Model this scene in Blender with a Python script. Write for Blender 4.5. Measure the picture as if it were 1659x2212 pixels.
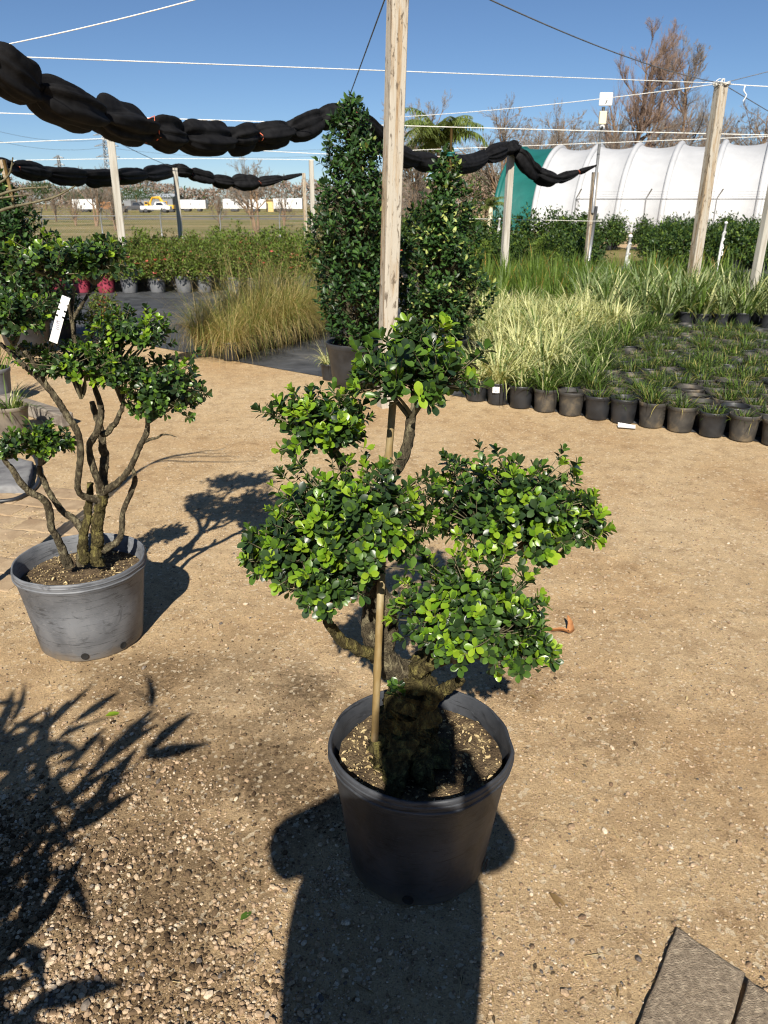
import bpy, math, random
import numpy as np
from mathutils import Vector, Matrix

for o in list(bpy.data.objects):
    bpy.data.objects.remove(o)
scene = bpy.context.scene
COL = scene.collection
rng = np.random.default_rng(11)
random.seed(5)

# ------------------------------------------------------------------ camera
F, CX, CY, HC = 1661.0, 829.5, 1106.0, 1.55      # photo measured at 1659 x 2212
PIT = math.atan((1106 - 440) / F)
SP, CP = math.sin(PIT), math.cos(PIT)
cam_d = bpy.data.cameras.new('camera')
cam = bpy.data.objects.new('camera', cam_d)
COL.objects.link(cam)
cam.location = (0, 0, HC)
cam.rotation_euler = (math.pi / 2 - PIT, 0, 0)
cam_d.sensor_fit = 'VERTICAL'
cam_d.sensor_height = 9.8
cam_d.sensor_width = 7.35
cam_d.lens = 9.8 * F / 2212
cam_d.clip_start = 0.02
cam_d.clip_end = 4000
cam_d.dof.use_dof = True
cam_d.dof.focus_distance = 1.75
cam_d.dof.aperture_fstop = 2.6
scene.camera = cam

# ------------------------------------------------------------------ sky, sun, exposure
SUN_EL, SUN_AZ = math.radians(37.5), math.radians(4.5)   # light travels towards +Y, 4.5 deg to +X
world = bpy.data.worlds.new('World')
scene.world = world
world.use_nodes = True
wn = world.node_tree
bg = wn.nodes['Background']
sky = wn.nodes.new('ShaderNodeTexSky')
sky.sky_type = 'NISHITA'
sky.sun_disc = False
sky.sun_elevation = SUN_EL
sky.sun_rotation = math.pi + SUN_AZ
sky.altitude = 0
sky.air_density = 0.75
sky.dust_density = 0.0
sky.ozone_density = 6.0
wn.links.new(sky.outputs[0], bg.inputs[0])
bg.inputs[1].default_value = 0.05
sun_d = bpy.data.lights.new('sun', 'SUN')
sun_d.energy = 5.0
sun_d.angle = math.radians(0.53)
sun_d.color = (1.0, 0.93, 0.82)
sun = bpy.data.objects.new('sun', sun_d)
COL.objects.link(sun)
L = Vector((math.sin(SUN_AZ) * math.cos(SUN_EL), math.cos(SUN_AZ) * math.cos(SUN_EL), -math.sin(SUN_EL)))
sun.rotation_euler = L.to_track_quat('-Z', 'Y').to_euler()
sun.location = (-2, -20, 16)
scene.view_settings.view_transform = 'Standard'
scene.view_settings.look = 'None'
scene.view_settings.exposure = 0.8
scene.view_settings.gamma = 1.0
scene.view_settings.use_curve_mapping = False
scene.cycles.use_denoising = True
scene.cycles.pixel_filter_type = 'BLACKMAN_HARRIS'
scene.cycles.filter_width = 1.05
scene.cycles.max_bounces = 6
scene.cycles.diffuse_bounces = 3
scene.cycles.glossy_bounces = 2
scene.cycles.transmission_bounces = 3
scene.cycles.sample_clamp_indirect = 4.0
scene.cycles.caustics_reflective = False
scene.cycles.caustics_refractive = False


# ------------------------------------------------------------------ pixel helpers
def at(px, py, Y):
    dy = py - CY
    fw, dn = F * CP - dy * SP, F * SP + dy * CP
    s = Y / fw
    return np.array([(px - CX) * s, Y, HC - dn * s])


def gr(px, py, z=0.0):
    dy = py - CY
    fw, dn = F * CP - dy * SP, F * SP + dy * CP
    s = (HC - z) / dn
    return np.array([(px - CX) * s, fw * s, z])


def nrm(v):
    v = np.asarray(v, float)
    return v / np.maximum(np.linalg.norm(v, axis=-1, keepdims=True), 1e-9)


_lat = {}


def vnoise(x, y, sc=1.0, seed=0):
    """smooth value noise, -1..1"""
    if seed not in _lat:
        _lat[seed] = np.random.default_rng(1000 + seed).uniform(-1, 1, (256, 256))
    g = _lat[seed]
    x, y = np.asarray(x, float) * sc, np.asarray(y, float) * sc
    xi, yi = np.floor(x).astype(int), np.floor(y).astype(int)
    fx, fy = x - xi, y - yi
    fx, fy = fx * fx * (3 - 2 * fx), fy * fy * (3 - 2 * fy)
    a, b = g[xi % 256, yi % 256], g[(xi + 1) % 256, yi % 256]
    c, d = g[xi % 256, (yi + 1) % 256], g[(xi + 1) % 256, (yi + 1) % 256]
    return (a * (1 - fx) + b * fx) * (1 - fy) + (c * (1 - fx) + d * fx) * fy


# ------------------------------------------------------------------ materials
def new_mat(name):
    m = bpy.data.materials.new(name)
    m.use_nodes = True
    nt = m.node_tree
    return m, nt, nt.nodes['Principled BSDF']


def N(nt, typ, **kw):
    n = nt.nodes.new(typ)
    for k, v in kw.items():
        if k.startswith('i_'):
            key = k[2:]
            n.inputs[int(key) if key.isdigit() else key].default_value = v
        else:
            setattr(n, k, v)
    return n


def ramp(nt, fac, stops):
    r = N(nt, 'ShaderNodeValToRGB')
    e = r.color_ramp.elements
    while len(e) < len(stops):
        e.new(0.5)
    for i, (p, c) in enumerate(stops):
        e[i].position = p
        e[i].color = (c[0], c[1], c[2], 1) if len(c) == 3 else c
    nt.links.new(fac, r.inputs[0])
    return r.outputs[0]


def mix(nt, fac, a, b, blend='MIX'):
    n = N(nt, 'ShaderNodeMix', data_type='RGBA', blend_type=blend)
    for idx, v in ((0, fac), (6, a), (7, b)):
        if hasattr(v, 'is_linked') or hasattr(v, 'links'):
            nt.links.new(v, n.inputs[idx])
        else:
            n.inputs[idx].default_value = v if idx == 0 else (v[0], v[1], v[2], 1)
    return n.outputs[2]


def noise(nt, vec, scale, detail=4, rough=0.55, dist=0.0):
    n = N(nt, 'ShaderNodeTexNoise')
    n.inputs['Scale'].default_value = scale
    n.inputs['Detail'].default_value = detail
    n.inputs['Roughness'].default_value = rough
    n.inputs['Distortion'].default_value = dist
    if vec is not None:
        nt.links.new(vec, n.inputs['Vector'])
    return n.outputs[0]


def bump(nt, bs, h, strength, dist=0.01, chain=None):
    b = N(nt, 'ShaderNodeBump')
    b.inputs['Strength'].default_value = strength
    b.inputs['Distance'].default_value = dist
    nt.links.new(h, b.inputs['Height'])
    if chain is not None:
        nt.links.new(chain, b.inputs['Normal'])
    nt.links.new(b.outputs[0], bs.inputs['Normal'])
    return b.outputs[0]


def surf(name, c1, c2, scale=6, rough=0.7, bs=40, bstr=0.3, bdist=0.004, spec=0.4, stretch=None, c3=None, metal=0.0, lo=0.35, hi=0.65):
    m, nt, b = new_mat(name)
    tc = N(nt, 'ShaderNodeTexCoord')
    v = tc.outputs['Object']
    if stretch:
        mp = N(nt, 'ShaderNodeMapping')
        mp.inputs['Scale'].default_value = stretch
        nt.links.new(v, mp.inputs['Vector'])
        v = mp.outputs[0]
    st = [(lo, c1), (hi, c2)]
    if c3:
        st = [(lo - 0.1, c1), (0.5, c2), (hi + 0.05, c3)]
    col = ramp(nt, noise(nt, v, scale, 6, 0.6, 0.3), st)
    nt.links.new(col, b.inputs['Base Color'])
    b.inputs['Roughness'].default_value = rough
    b.inputs['Metallic'].default_value = metal
    b.inputs['Specular IOR Level'].default_value = spec
    if bstr:
        bump(nt, b, noise(nt, v, bs, 5, 0.6), bstr, bdist)
    return m


def leafmat(name, c1, c2, rough=0.4, trans=0.3, tcol=None, spec=0.5, vein=False):
    m, nt, b = new_mat(name)
    geo = N(nt, 'ShaderNodeNewGeometry')
    oi = N(nt, 'ShaderNodeObjectInfo')
    ad = N(nt, 'ShaderNodeMath', operation='ADD')
    nt.links.new(geo.outputs['Random Per Island'], ad.inputs[0])
    nt.links.new(oi.outputs['Random'], ad.inputs[1])
    fr = N(nt, 'ShaderNodeMath', operation='FRACT')
    nt.links.new(ad.outputs[0], fr.inputs[0])
    col = mix(nt, fr.outputs[0], c1, c2)
    nt.links.new(col, b.inputs['Base Color'])
    b.inputs['Roughness'].default_value = rough
    b.inputs['Specular IOR Level'].default_value = spec
    tr = N(nt, 'ShaderNodeBsdfTranslucent')
    if tcol is None:
        tcol = [min(1, x * y) for x, y in zip(c2, (1.7, 1.5, 0.8))]
    tr.inputs[0].default_value = (*tcol, 1)
    mx = N(nt, 'ShaderNodeMixShader')
    mx.inputs[0].default_value = trans
    nt.links.new(b.outputs[0], mx.inputs[1])
    nt.links.new(tr.outputs[0], mx.inputs[2])
    nt.links.new(mx.outputs[0], nt.nodes['Material Output'].inputs[0])
    return m


M = {}
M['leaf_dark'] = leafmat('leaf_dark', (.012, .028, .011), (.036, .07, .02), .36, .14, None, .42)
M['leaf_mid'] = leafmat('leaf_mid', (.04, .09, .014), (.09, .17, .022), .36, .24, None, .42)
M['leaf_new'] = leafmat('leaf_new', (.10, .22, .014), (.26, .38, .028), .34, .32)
M['leaf_cone'] = leafmat('leaf_cone', (.009, .026, .009), (.028, .065, .017), .42, .12, None, .3)
M['leaf_cone_mid'] = leafmat('leaf_cone_mid', (.03, .075, .016), (.06, .125, .025), .42, .2, None, .3)
M['leaf_cream'] = leafmat('leaf_cream', (.22, .30, .06), (.40, .44, .14), .45, .25, None, .3)
M['leaf_azalea'] = leafmat('leaf_azalea', (.03, .05, .012), (.10, .125, .025), .55, .22, None, .25)
M['leaf_lime'] = leafmat('leaf_lime', (.08, .14, .02), (.16, .23, .035), .55, .3, None, .25)
M['leaf_hedge'] = leafmat('leaf_hedge', (.022, .048, .012), (.06, .10, .022), .55, .22, None, .25)
M['leaf_brown'] = leafmat('leaf_brown', (.12, .07, .03), (.22, .15, .06), .6, .2)
M['blade_straw'] = leafmat('blade_straw', (.34, .25, .10), (.50, .40, .19), .6, .35)
M['blade_olive'] = leafmat('blade_olive', (.20, .20, .05), (.36, .32, .11), .55, .35)
M['blade_green'] = leafmat('blade_green', (.045, .085, .014), (.12, .19, .03), .5, .3, None, .3)
M['blade_dark'] = leafmat('blade_dark', (.015, .03, .009), (.055, .085, .018), .55, .2, None, .25)
M['blade_cream'] = leafmat('blade_cream', (.40, .42, .17), (.60, .60, .32), .5, .3)
M['blade_grey'] = leafmat('blade_grey', (.12, .18, .07), (.26, .31, .14), .5, .25)
M['blade_tip'] = leafmat('blade_tip', (.30, .16, .03), (.42, .26, .06), .6, .25)
M['flower_red'] = leafmat('flower_red', (.50, .06, .05), (.68, .20, .17), .6, .3)
M['flower_white'] = leafmat('flower_white', (.7, .7, .62), (.85, .85, .8), .6, .3)
M['palm'] = leafmat('palm', (.06, .10, .02), (.16, .2, .05), .5, .25)
M['bark'] = surf('bark', (.022, .018, .012), (.085, .07, .045), 60, .95, 130, 1.0, .02, .15, (1, 1, .55), (.26, .23, .14))
M['bark_moss'] = surf('bark_moss', (.02, .016, .008), (.08, .066, .028), 55, .95, 110, 1.0, .025, .12, (1, 1, .5), (.24, .21, .07))
M['twig'] = surf('twig', (.07, .06, .035), (.15, .13, .075), 30, .85, 80, .4, .002)
M['twig_far'] = surf('twig_far', (.17, .115, .085), (.27, .19, .145), 1.2, .9, 4, 0)
M['twig_grey'] = surf('twig_grey', (.15, .125, .1), (.27, .23, .19), 1.2, .9, 4, 0)
M['trunk_far'] = surf('trunk_far', (.14, .09, .055), (.26, .17, .10), 2, .9, 8, .3, .02)
M['bamboo'] = surf('bamboo', (.07, .045, .016), (.19, .13, .05), 16, .6, 60, .4, .003, .35, (1, 1, .3), (.29, .24, .14))
M['pot_black'] = surf('pot_black', (.012, .013, .015), (.028, .03, .034), 7, .45, 60, .15, .003, .5)
M['pot_dusty'] = surf('pot_dusty', (.018, .018, .019), (.05, .046, .04), 7, .6, 60, .15, .003, .4, None, (.16, .125, .08), 0, .4, .62)
M['pot_tan'] = surf('pot_tan', (.10, .085, .07), (.2, .17, .13), 9, .8, 60, .2, .003, .3)
M['pot_grey'] = surf('pot_grey', (.10, .105, .115), (.17, .175, .185), 6, .6, 60, .15, .003, .4)
M['pot_red'] = surf('pot_red', (.20, .025, .045), (.32, .05, .08), 6, .5, 60, .1, .003, .4)
M['hole'] = surf('hole', (.006, .006, .006), (.012, .011, .01), 20, .9, 60, .1)
M['soil'] = surf('soil', (.045, .032, .02), (.12, .085, .05), 30, .95, 160, 1.0, .012, .2, None, (.24, .18, .10), 0, .38, .62)
M['soil_shade'] = surf('soil_shade', (.010, .008, .006), (.03, .024, .017), 30, .95, 160, 1.0, .012, .15)  # peat colour darkened further, with the shade inside small pots painted in
M['litter'] = leafmat('litter', (.30, .22, .10), (.55, .44, .24), .7, .15)

def post_mat():
    m, nt, b = new_mat('post')
    tc = N(nt, 'ShaderNodeTexCoord')
    v = tc.outputs['Object']
    mp = N(nt, 'ShaderNodeMapping')
    mp.inputs['Scale'].default_value = (1, 1, .06)
    nt.links.new(v, mp.inputs['Vector'])
    g = ramp(nt, noise(nt, mp.outputs[0], 45, 6, .65, .5), [(.32, (.17, .11, .06)), (.5, (.30, .22, .135)), (.68, (.40, .33, .235))])
    w = ramp(nt, noise(nt, mp.outputs[0], 11, 6, .7, 1.0), [(.42, (0, 0, 0)), (.54, (.9, .9, .9))])
    c = mix(nt, w, g, (.40, .375, .32))
    mp2 = N(nt, 'ShaderNodeMapping')
    mp2.inputs['Scale'].default_value = (1, 1, .3)
    nt.links.new(v, mp2.inputs['Vector'])
    k = ramp(nt, noise(nt, mp2.outputs[0], 32, 4, .6, .6), [(.57, (0, 0, 0)), (.65, (.85, .85, .85))])
    c = mix(nt, k, c, (.09, .07, .05))
    nt.links.new(c, b.inputs['Base Color'])
    b.inputs['Roughness'].default_value = .9
    b.inputs['Specular IOR Level'].default_value = .2
    bump(nt, b, noise(nt, mp.outputs[0], 60, 5, .7), .7, .006)
    return m


M['post'] = post_mat()
M['post_white'] = surf('post_white', (.24, .2, .15), (.38, .36, .31), 9, .85, 30, .4, .005, .3, (3, 3, .2), (.46, .44, .39))
M['rope'] = surf('rope', (.62, .60, .54), (.8, .79, .74), 20, .8, 200, .3, .002)
M['wire'] = surf('wire', (.10, .105, .11), (.17, .175, .18), 20, .5, 100, 0, .001, .5, None, None, .3)
M['twine'] = surf('twine', (.55, .10, .05), (.75, .22, .12), 40, .8, 200, .3, .002)
M['white_plastic'] = surf('white_plastic', (.58, .58, .56), (.66, .66, .64), 6, .45, 60, .05, .001, .5)
M['print_grey'] = surf('print_grey', (.25, .24, .3), (.4, .38, .45), 40, .7, 60, 0)
M['paver'] = surf('paver', (.12, .092, .066), (.25, .198, .14), 75, .92, 260, 1.0, .006, .25, None, (.42, .345, .245), 0, .34, .66)
M['paver_light'] = surf('paver_light', (.27, .19, .115), (.40, .30, .19), 9, .9, 220, .7, .004, .25)
M['slab_grey'] = surf('slab_grey', (.10, .10, .105), (.2, .2, .2), 9, .9, 120, .6, .004, .25)
M['beam'] = surf('beam', (.12, .10, .085), (.27, .24, .2), 6, .9, 40, .7, .006, .2, (.3, 3, 3))
M['greenhouse_white'] = surf('greenhouse_white', (.36, .37, .385), (.43, .44, .455), .5, .5, 2, .25, .12, .4)
M['greenhouse_green'] = surf('greenhouse_green', (.008, .085, .075), (.012, .12, .105), .6, .45, 2, .2, .1, .4)
M['steel'] = surf('steel', (.26, .27, .28), (.38, .39, .4), 8, .45, 60, .1, .001, .5, None, None, .6)
M['beige'] = surf('beige', (.6, .52, .36), (.7, .62, .45), 6, .5, 60, .05)
M['dark_metal'] = surf('dark_metal', (.03, .032, .035), (.06, .06, .065), 6, .5, 40, .1)
M['shed'] = surf('shed', (.14, .15, .165), (.2, .21, .225), .4, .7, 4, .1)
M['shed_roof'] = surf('shed_roof', (.32, .34, .37), (.42, .44, .47), .4, .6, 4, .1)
M['van_white'] = surf('van_white', (.66, .66, .66), (.78, .78, .77), .5, .5, 6, .05)
M['yellow'] = surf('yellow', (.55, .30, .02), (.7, .42, .04), .6, .5, 6, .1)
M['orange'] = surf('orange', (.30, .12, .03), (.42, .18, .05), .6, .7, 6, .1)
M['glass_dark'] = surf('glass_dark', (.015, .018, .022), (.03, .034, .04), 2, .15, 6, 0, .01, .6)
M['tan_wall'] = surf('tan_wall', (.5, .36, .14), (.62, .46, .2), .5, .7, 6, .1)
M['curl'] = surf('curl', (.22, .09, .03), (.42, .20, .08), 20, .7, 60, .5, .004, .3, (.2, 2, 2))


def cloth_mat():
    m, nt, b = new_mat('shade_cloth')
    tc = N(nt, 'ShaderNodeTexCoord')
    v = tc.outputs['Object']
    col = ramp(nt, noise(nt, v, 9, 5, .6), [(.3, (.003, .003, .0035)), (.7, (.014, .014, .015))])
    nt.links.new(col, b.inputs['Base Color'])
    b.inputs['Roughness'].default_value = .75
    b.inputs['Specular IOR Level'].default_value = .12
    bump(nt, b, noise(nt, v, 130, 3, .6), .5, .004)
    return m


M['cloth'] = cloth_mat()


def pot_near_mat(name, base, pale, dust):
    m, nt, b = new_mat(name)
    tc = N(nt, 'ShaderNodeTexCoord')
    v = tc.outputs['Object']
    c = ramp(nt, noise(nt, v, 5, 6, .6, .6), [(.34, base), (.62, pale)])
    mp = N(nt, 'ShaderNodeMapping')
    mp.inputs['Rotation'].default_value = (.6, .4, .2)
    mp.inputs['Scale'].default_value = (3, 3, 22)
    nt.links.new(v, mp.inputs['Vector'])
    sc = ramp(nt, noise(nt, mp.outputs[0], 3.2, 5, .65, 1.5), [(.55, (0, 0, 0)), (.66, (.8, .8, .8))])
    c = mix(nt, sc, c, [x * .4 for x in base])
    blot = ramp(nt, noise(nt, v, 11, 5, .6, 1.2), [(.58, (0, 0, 0)), (.70, (.7, .7, .7))])
    c = mix(nt, blot, c, [x * .45 for x in base])
    sc2 = ramp(nt, noise(nt, mp.outputs[0], 9, 5, .7, 2.0), [(.58, (0, 0, 0)), (.68, (1, 1, 1))])
    c = mix(nt, sc2, c, [min(1, x * 1.25) for x in pale])
    sx = N(nt, 'ShaderNodeSeparateXYZ')
    nt.links.new(v, sx.inputs[0])
    ad = N(nt, 'ShaderNodeMath', operation='MULTIPLY_ADD')
    nt.links.new(noise(nt, v, 14, 5, .6), ad.inputs[0])
    ad.inputs[1].default_value = .12
    nt.links.new(sx.outputs[2], ad.inputs[2])
    du = ramp(nt, ad.outputs[0], [(.05, (1, 1, 1)), (.11, (0, 0, 0))])
    c = mix(nt, du, c, dust)
    nt.links.new(c, b.inputs['Base Color'])
    r = ramp(nt, noise(nt, v, 8, 4), [(.3, (.5, .5, .5)), (.7, (.72, .72, .72))])
    nt.links.new(r, b.inputs['Roughness'])
    b.inputs['Specular IOR Level'].default_value = .45
    h = bump(nt, b, noise(nt, mp.outputs[0], 9, 5, .7, 2.0), .12, .003)
    bump(nt, b, noise(nt, v, 180, 3, .6), .15, .001, h)
    return m


M['pot_main'] = pot_near_mat('pot_main', (.017, .019, .023), (.045, .049, .057), (.10, .085, .065))
M['pot_left'] = pot_near_mat('pot_left', (.075, .081, .092), (.15, .157, .17), (.2, .165, .125))


STAINS = ((655, 1490, .17, .95), (560, 1640, .26, .85), (660, 1720, .2, .9), (760, 1560, .2, .55), (300, 1470, .26, .7), (500, 1450, .3, .5), (330, 1640, .36, .5), (1110, 1480, .15, .5), (180, 1880, .42, .75), (330, 2080, .3, .6), (1330, 1560, .2, .3), (520, 1850, .26, .5))


def sand_mat():
    m, nt, b = new_mat('sand')
    tc = N(nt, 'ShaderNodeTexCoord')
    v = tc.outputs['Object']
    big = ramp(nt, noise(nt, v, .9, 5, .6, .5), [(.3, (.42, .28, .145)), (.5, (.48, .345, .195)), (.72, (.54, .41, .25))])
    med = ramp(nt, noise(nt, v, 9, 6, .65, .4), [(.3, (.72, .68, .64)), (.5, (1, 1, 1)), (.75, (1.12, 1.10, 1.06))])
    c = mix(nt, 1.0, big, med, 'MULTIPLY')
    # damp / spilled potting soil with its own outline; lower left just darker between pebbles
    for (px, py, r, amt) in STAINS:
        p = gr(px, py)
        d = N(nt, 'ShaderNodeVectorMath', operation='DISTANCE')
        nt.links.new(v, d.inputs[0])
        d.inputs[1].default_value = tuple(p)
        ma = N(nt, 'ShaderNodeMath', operation='MULTIPLY_ADD')
        nt.links.new(noise(nt, v, 7, 6, .7, .5), ma.inputs[0])
        ma.inputs[1].default_value = r * 1.5
        nt.links.new(d.outputs['Value'], ma.inputs[2])
        k = ramp(nt, ma.outputs[0], [(r * 1.05, (amt, amt, amt)), (min(1, r * 1.75), (0, 0, 0))])
        sp = ramp(nt, noise(nt, v, 60, 4, .7), [(.35, (1, 1, 1)), (.62, (.5, .5, .5))])
        k = mix(nt, 1.0, k, sp, 'MULTIPLY')
        c = mix(nt, k, c, (.065, .04, .02))
    # grains
    g1 = ramp(nt, noise(nt, v, 170, 3, .7), [(.30, (.36, .32, .28)), (.46, (1, 1, 1)), (.60, (1, 1, 1)), (.72, (1.7, 1.7, 1.7))])
    c = mix(nt, .85, c, g1, 'MULTIPLY')
    vo = N(nt, 'ShaderNodeTexVoronoi')
    vo.inputs['Scale'].default_value = 95
    nt.links.new(v, vo.inputs['Vector'])
    pale = ramp(nt, vo.outputs['Color'], [(.80, (0, 0, 0)), (.84, (.6, .6, .6))])
    dk = ramp(nt, vo.outputs['Color'], [(.12, (.55, .55, .55)), (.16, (0, 0, 0))])
    c = mix(nt, pale, c, (.66, .56, .40))
    c = mix(nt, dk, c, (.17, .11, .06))
    nt.links.new(c, b.inputs['Base Color'])
    b.inputs['Roughness'].default_value = .92
    b.inputs['Specular IOR Level'].default_value = .2
    h = bump(nt, b, noise(nt, v, 14, 8, .75), .5, .02)
    h = bump(nt, b, vo.outputs['Distance'], .35, .005, h)
    bump(nt, b, noise(nt, v, 300, 4, .75), .9, .006, h)
    return m


M['sand'] = sand_mat()


def gravel_mat():
    m, nt, b = new_mat('gravel')
    geo = N(nt, 'ShaderNodeNewGeometry')
    c = ramp(nt, geo.outputs['Random Per Island'], [(0, (.14, .09, .055)), (.2, (.28, .195, .12)), (.5, (.37, .265, .17)), (.75, (.44, .335, .225)), (.9, (.52, .43, .32)), (.97, (.10, .085, .075))])
    tc = N(nt, 'ShaderNodeTexCoord')
    c = mix(nt, .5, c, ramp(nt, noise(nt, tc.outputs['Object'], 300, 3), [(.3, (.6, .6, .6)), (.7, (1.2, 1.2, 1.2))]), 'MULTIPLY')
    nt.links.new(c, b.inputs['Base Color'])
    b.inputs['Roughness'].default_value = .85
    b.inputs['Specular IOR Level'].default_value = .25
    return m


M['gravel'] = gravel_mat()
M['gravel_dark'] = leafmat('gravel_dark', (.035, .022, .012), (.16, .11, .065), .95, 0.0, None, .15)


def fabric_mat():
    m, nt, b = new_mat('ground_fabric')
    tc = N(nt, 'ShaderNodeTexCoord')
    v = tc.outputs['Object']
    c = ramp(nt, noise(nt, v, 1.6, 6, .65, .8), [(.36, (.022, .024, .027)), (.6, (.075, .08, .088)), (.74, (.15, .14, .12))])
    mp = N(nt, 'ShaderNodeMapping')
    mp.inputs['Scale'].default_value = (1, 8, 1)
    mp.inputs['Rotation'].default_value = (0, 0, .3)
    nt.links.new(v, mp.inputs['Vector'])
    w = noise(nt, mp.outputs[0], 2.5, 5, .6, 1)
    c = mix(nt, ramp(nt, w, [(.58, (0, 0, 0)), (.70, (.6, .6, .6))]), c, (.17, .17, .175))
    nt.links.new(c, b.inputs['Base Color'])
    b.inputs['Roughness'].default_value = .55
    b.inputs['Specular IOR Level'].default_value = .4
    bump(nt, b, w, .6, .05)
    return m


M['fabric'] = fabric_mat()


def field_mat():
    m, nt, b = new_mat('field')
    tc = N(nt, 'ShaderNodeTexCoord')
    v = tc.outputs['Object']
    mp = N(nt, 'ShaderNodeMapping')
    mp.inputs['Scale'].default_value = (.35, 1, 1)
    nt.links.new(v, mp.inputs['Vector'])
    c = ramp(nt, noise(nt, mp.outputs[0], .22, 6, .65, .6), [(.36, (.10, .14, .03)), (.48, (.22, .19, .075)), (.6, (.33, .26, .13)), (.75, (.38, .30, .17))])
    c = mix(nt, .7, c, ramp(nt, noise(nt, v, 9, 5, .7), [(.3, (.6, .6, .55)), (.7, (1.2, 1.2, 1.15))]), 'MULTIPLY')
    nt.links.new(c, b.inputs['Base Color'])
    b.inputs['Roughness'].default_value = .95
    b.inputs['Specular IOR Level'].default_value = .1
    bump(nt, b, noise(nt, v, 7, 6, .7), 1.0, .15)
    return m


M['field'] = field_mat()
M['asphalt'] = surf('asphalt', (.10, .10, .105), (.16, .16, .16), .8, .9, 30, .2)
M['skin'] = surf('skin', (.42, .24, .16), (.5, .3, .21), 20, .5, 60, .1, .001)
M['shirt'] = surf('shirt', (.04, .06, .11), (.06, .085, .15), 10, .85, 90, .3, .002)
M['trousers'] = surf('trousers', (.05, .05, .055), (.08, .08, .085), 10, .85, 90, .3, .002)
M['hair'] = surf('hair', (.02, .014, .01), (.05, .035, .025), 60, .6, 120, .5, .003, .4, (1, 1, .2))
M['phone'] = surf('phone', (.02, .022, .026), (.035, .037, .042), 5, .25, 60, 0)


# ------------------------------------------------------------------ mesh helpers
class MB:
    def __init__(s):
        s.V, s.F, s.n = [], [], 0

    def add(s, V, Fc, m=0):
        V = np.asarray(V, float).reshape(-1, 3)
        Fc = np.asarray(Fc, int)
        mm = np.broadcast_to(np.asarray(m, int), (len(Fc),))
        s.V.append(V)
        s.F.append((Fc + s.n, mm))
        s.n += len(V)
        return s

    def mesh(s, name, mats, smooth=True, origin=None):
        V = np.concatenate(s.V)
        if origin is not None:
            V = V - np.asarray(origin, float)
        me = bpy.data.meshes.new(name)
        me.vertices.add(len(V))
        me.vertices.foreach_set('co', V.astype(np.float32).ravel())
        loops = np.concatenate([f.ravel() for f, _ in s.F])
        tot = np.concatenate([np.full(len(f), f.shape[1]) for f, _ in s.F])
        mi = np.concatenate([m for _, m in s.F])
        st = np.concatenate([[0], np.cumsum(tot)[:-1]])
        me.loops.add(len(loops))
        me.loops.foreach_set('vertex_index', loops.astype(np.int32))
        me.polygons.add(len(tot))
        me.polygons.foreach_set('loop_start', st.astype(np.int32))
        me.polygons.foreach_set('material_index', mi.astype(np.int32))
        me.polygons.foreach_set('use_smooth', np.full(len(tot), smooth))
        for m in (mats if isinstance(mats, (list, tuple)) else [mats]):
            me.materials.append(M[m])
        me.update(calc_edges=True)
        me.validate()
        return me


def tag(o, label=None, cat=None, group=None, kind=None):
    if label:
        o['label'] = label
    if cat:
        o['category'] = cat
    if group:
        o['group'] = group
    if kind:
        o['kind'] = kind
    return o


def link(name, data, parent=None, loc=None, rotz=None, scale=None, mtx=None):
    o = bpy.data.objects.new(name, data)
    COL.objects.link(o)
    if parent:
        o.parent = parent
    if loc is not None:
        o.location = tuple(float(x) for x in loc)
    if rotz:
        o.rotation_euler = (0, 0, rotz)
    if scale is not None:
        o.scale = (scale,) * 3 if isinstance(scale, (int, float)) else scale
    if mtx is not None:
        o.matrix_local = mtx
    return o


def thing(name, label, cat, loc=(0, 0, 0), rotz=0, group=None, scale=None):
    return tag(link(name, None, None, loc, rotz, scale), label, cat, group)


def part(name, mb, mats, parent, smooth=True, kind=None, label=None):
    o = link(name, mb.mesh(name, mats, smooth) if isinstance(mb, MB) else mb, parent)
    return tag(o, label, None, None, kind)


def box(mb, c, s, m=0, R=None, bev=0.0):
    c = np.asarray(c, float)
    hx, hy, hz = [x / 2 for x in s]
    if bev <= 0:
        V = np.array([[x, y, z] for z in (-hz, hz) for y in (-hy, hy) for x in (-hx, hx)])
        Fc = [[0, 2, 3, 1], [4, 5, 7, 6], [0, 1, 5, 4], [2, 6, 7, 3], [0, 4, 6, 2], [1, 3, 7, 5]]
        V = V if R is None else V @ np.asarray(R).T
        mb.add(V + c, Fc, m)
        return
    b = bev
    ring = lambda z, i: [[-hx + i, -hy + b, z], [-hx + b, -hy + i, z], [hx - b, -hy + i, z], [hx - i, -hy + b, z], [hx - i, hy - b, z], [hx - b, hy - i, z], [-hx + b, hy - i, z], [-hx + i, hy - b, z]]
    V = np.array(ring(-hz, b * .7) + ring(-hz + b, 0) + ring(hz - b, 0) + ring(hz, b * .7))
    Fq = [[r * 8 + i, r * 8 + (i + 1) % 8, r * 8 + 8 + (i + 1) % 8, r * 8 + 8 + i] for r in range(3) for i in range(8)]
    V = V if R is None else V @ np.asarray(R).T
    n0 = mb.n
    mb.add(V + c, Fq, m)
    mb.F.append((np.array([[7, 6, 5, 4, 3, 2, 1, 0]]) + n0, np.array([m])))
    mb.F.append((np.array([[24, 25, 26, 27, 28, 29, 30, 31]]) + n0, np.array([m])))


def rotz(a):
    c, s = math.cos(a), math.sin(a)
    return np.array([[c, -s, 0], [s, c, 0], [0, 0, 1.0]])


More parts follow.
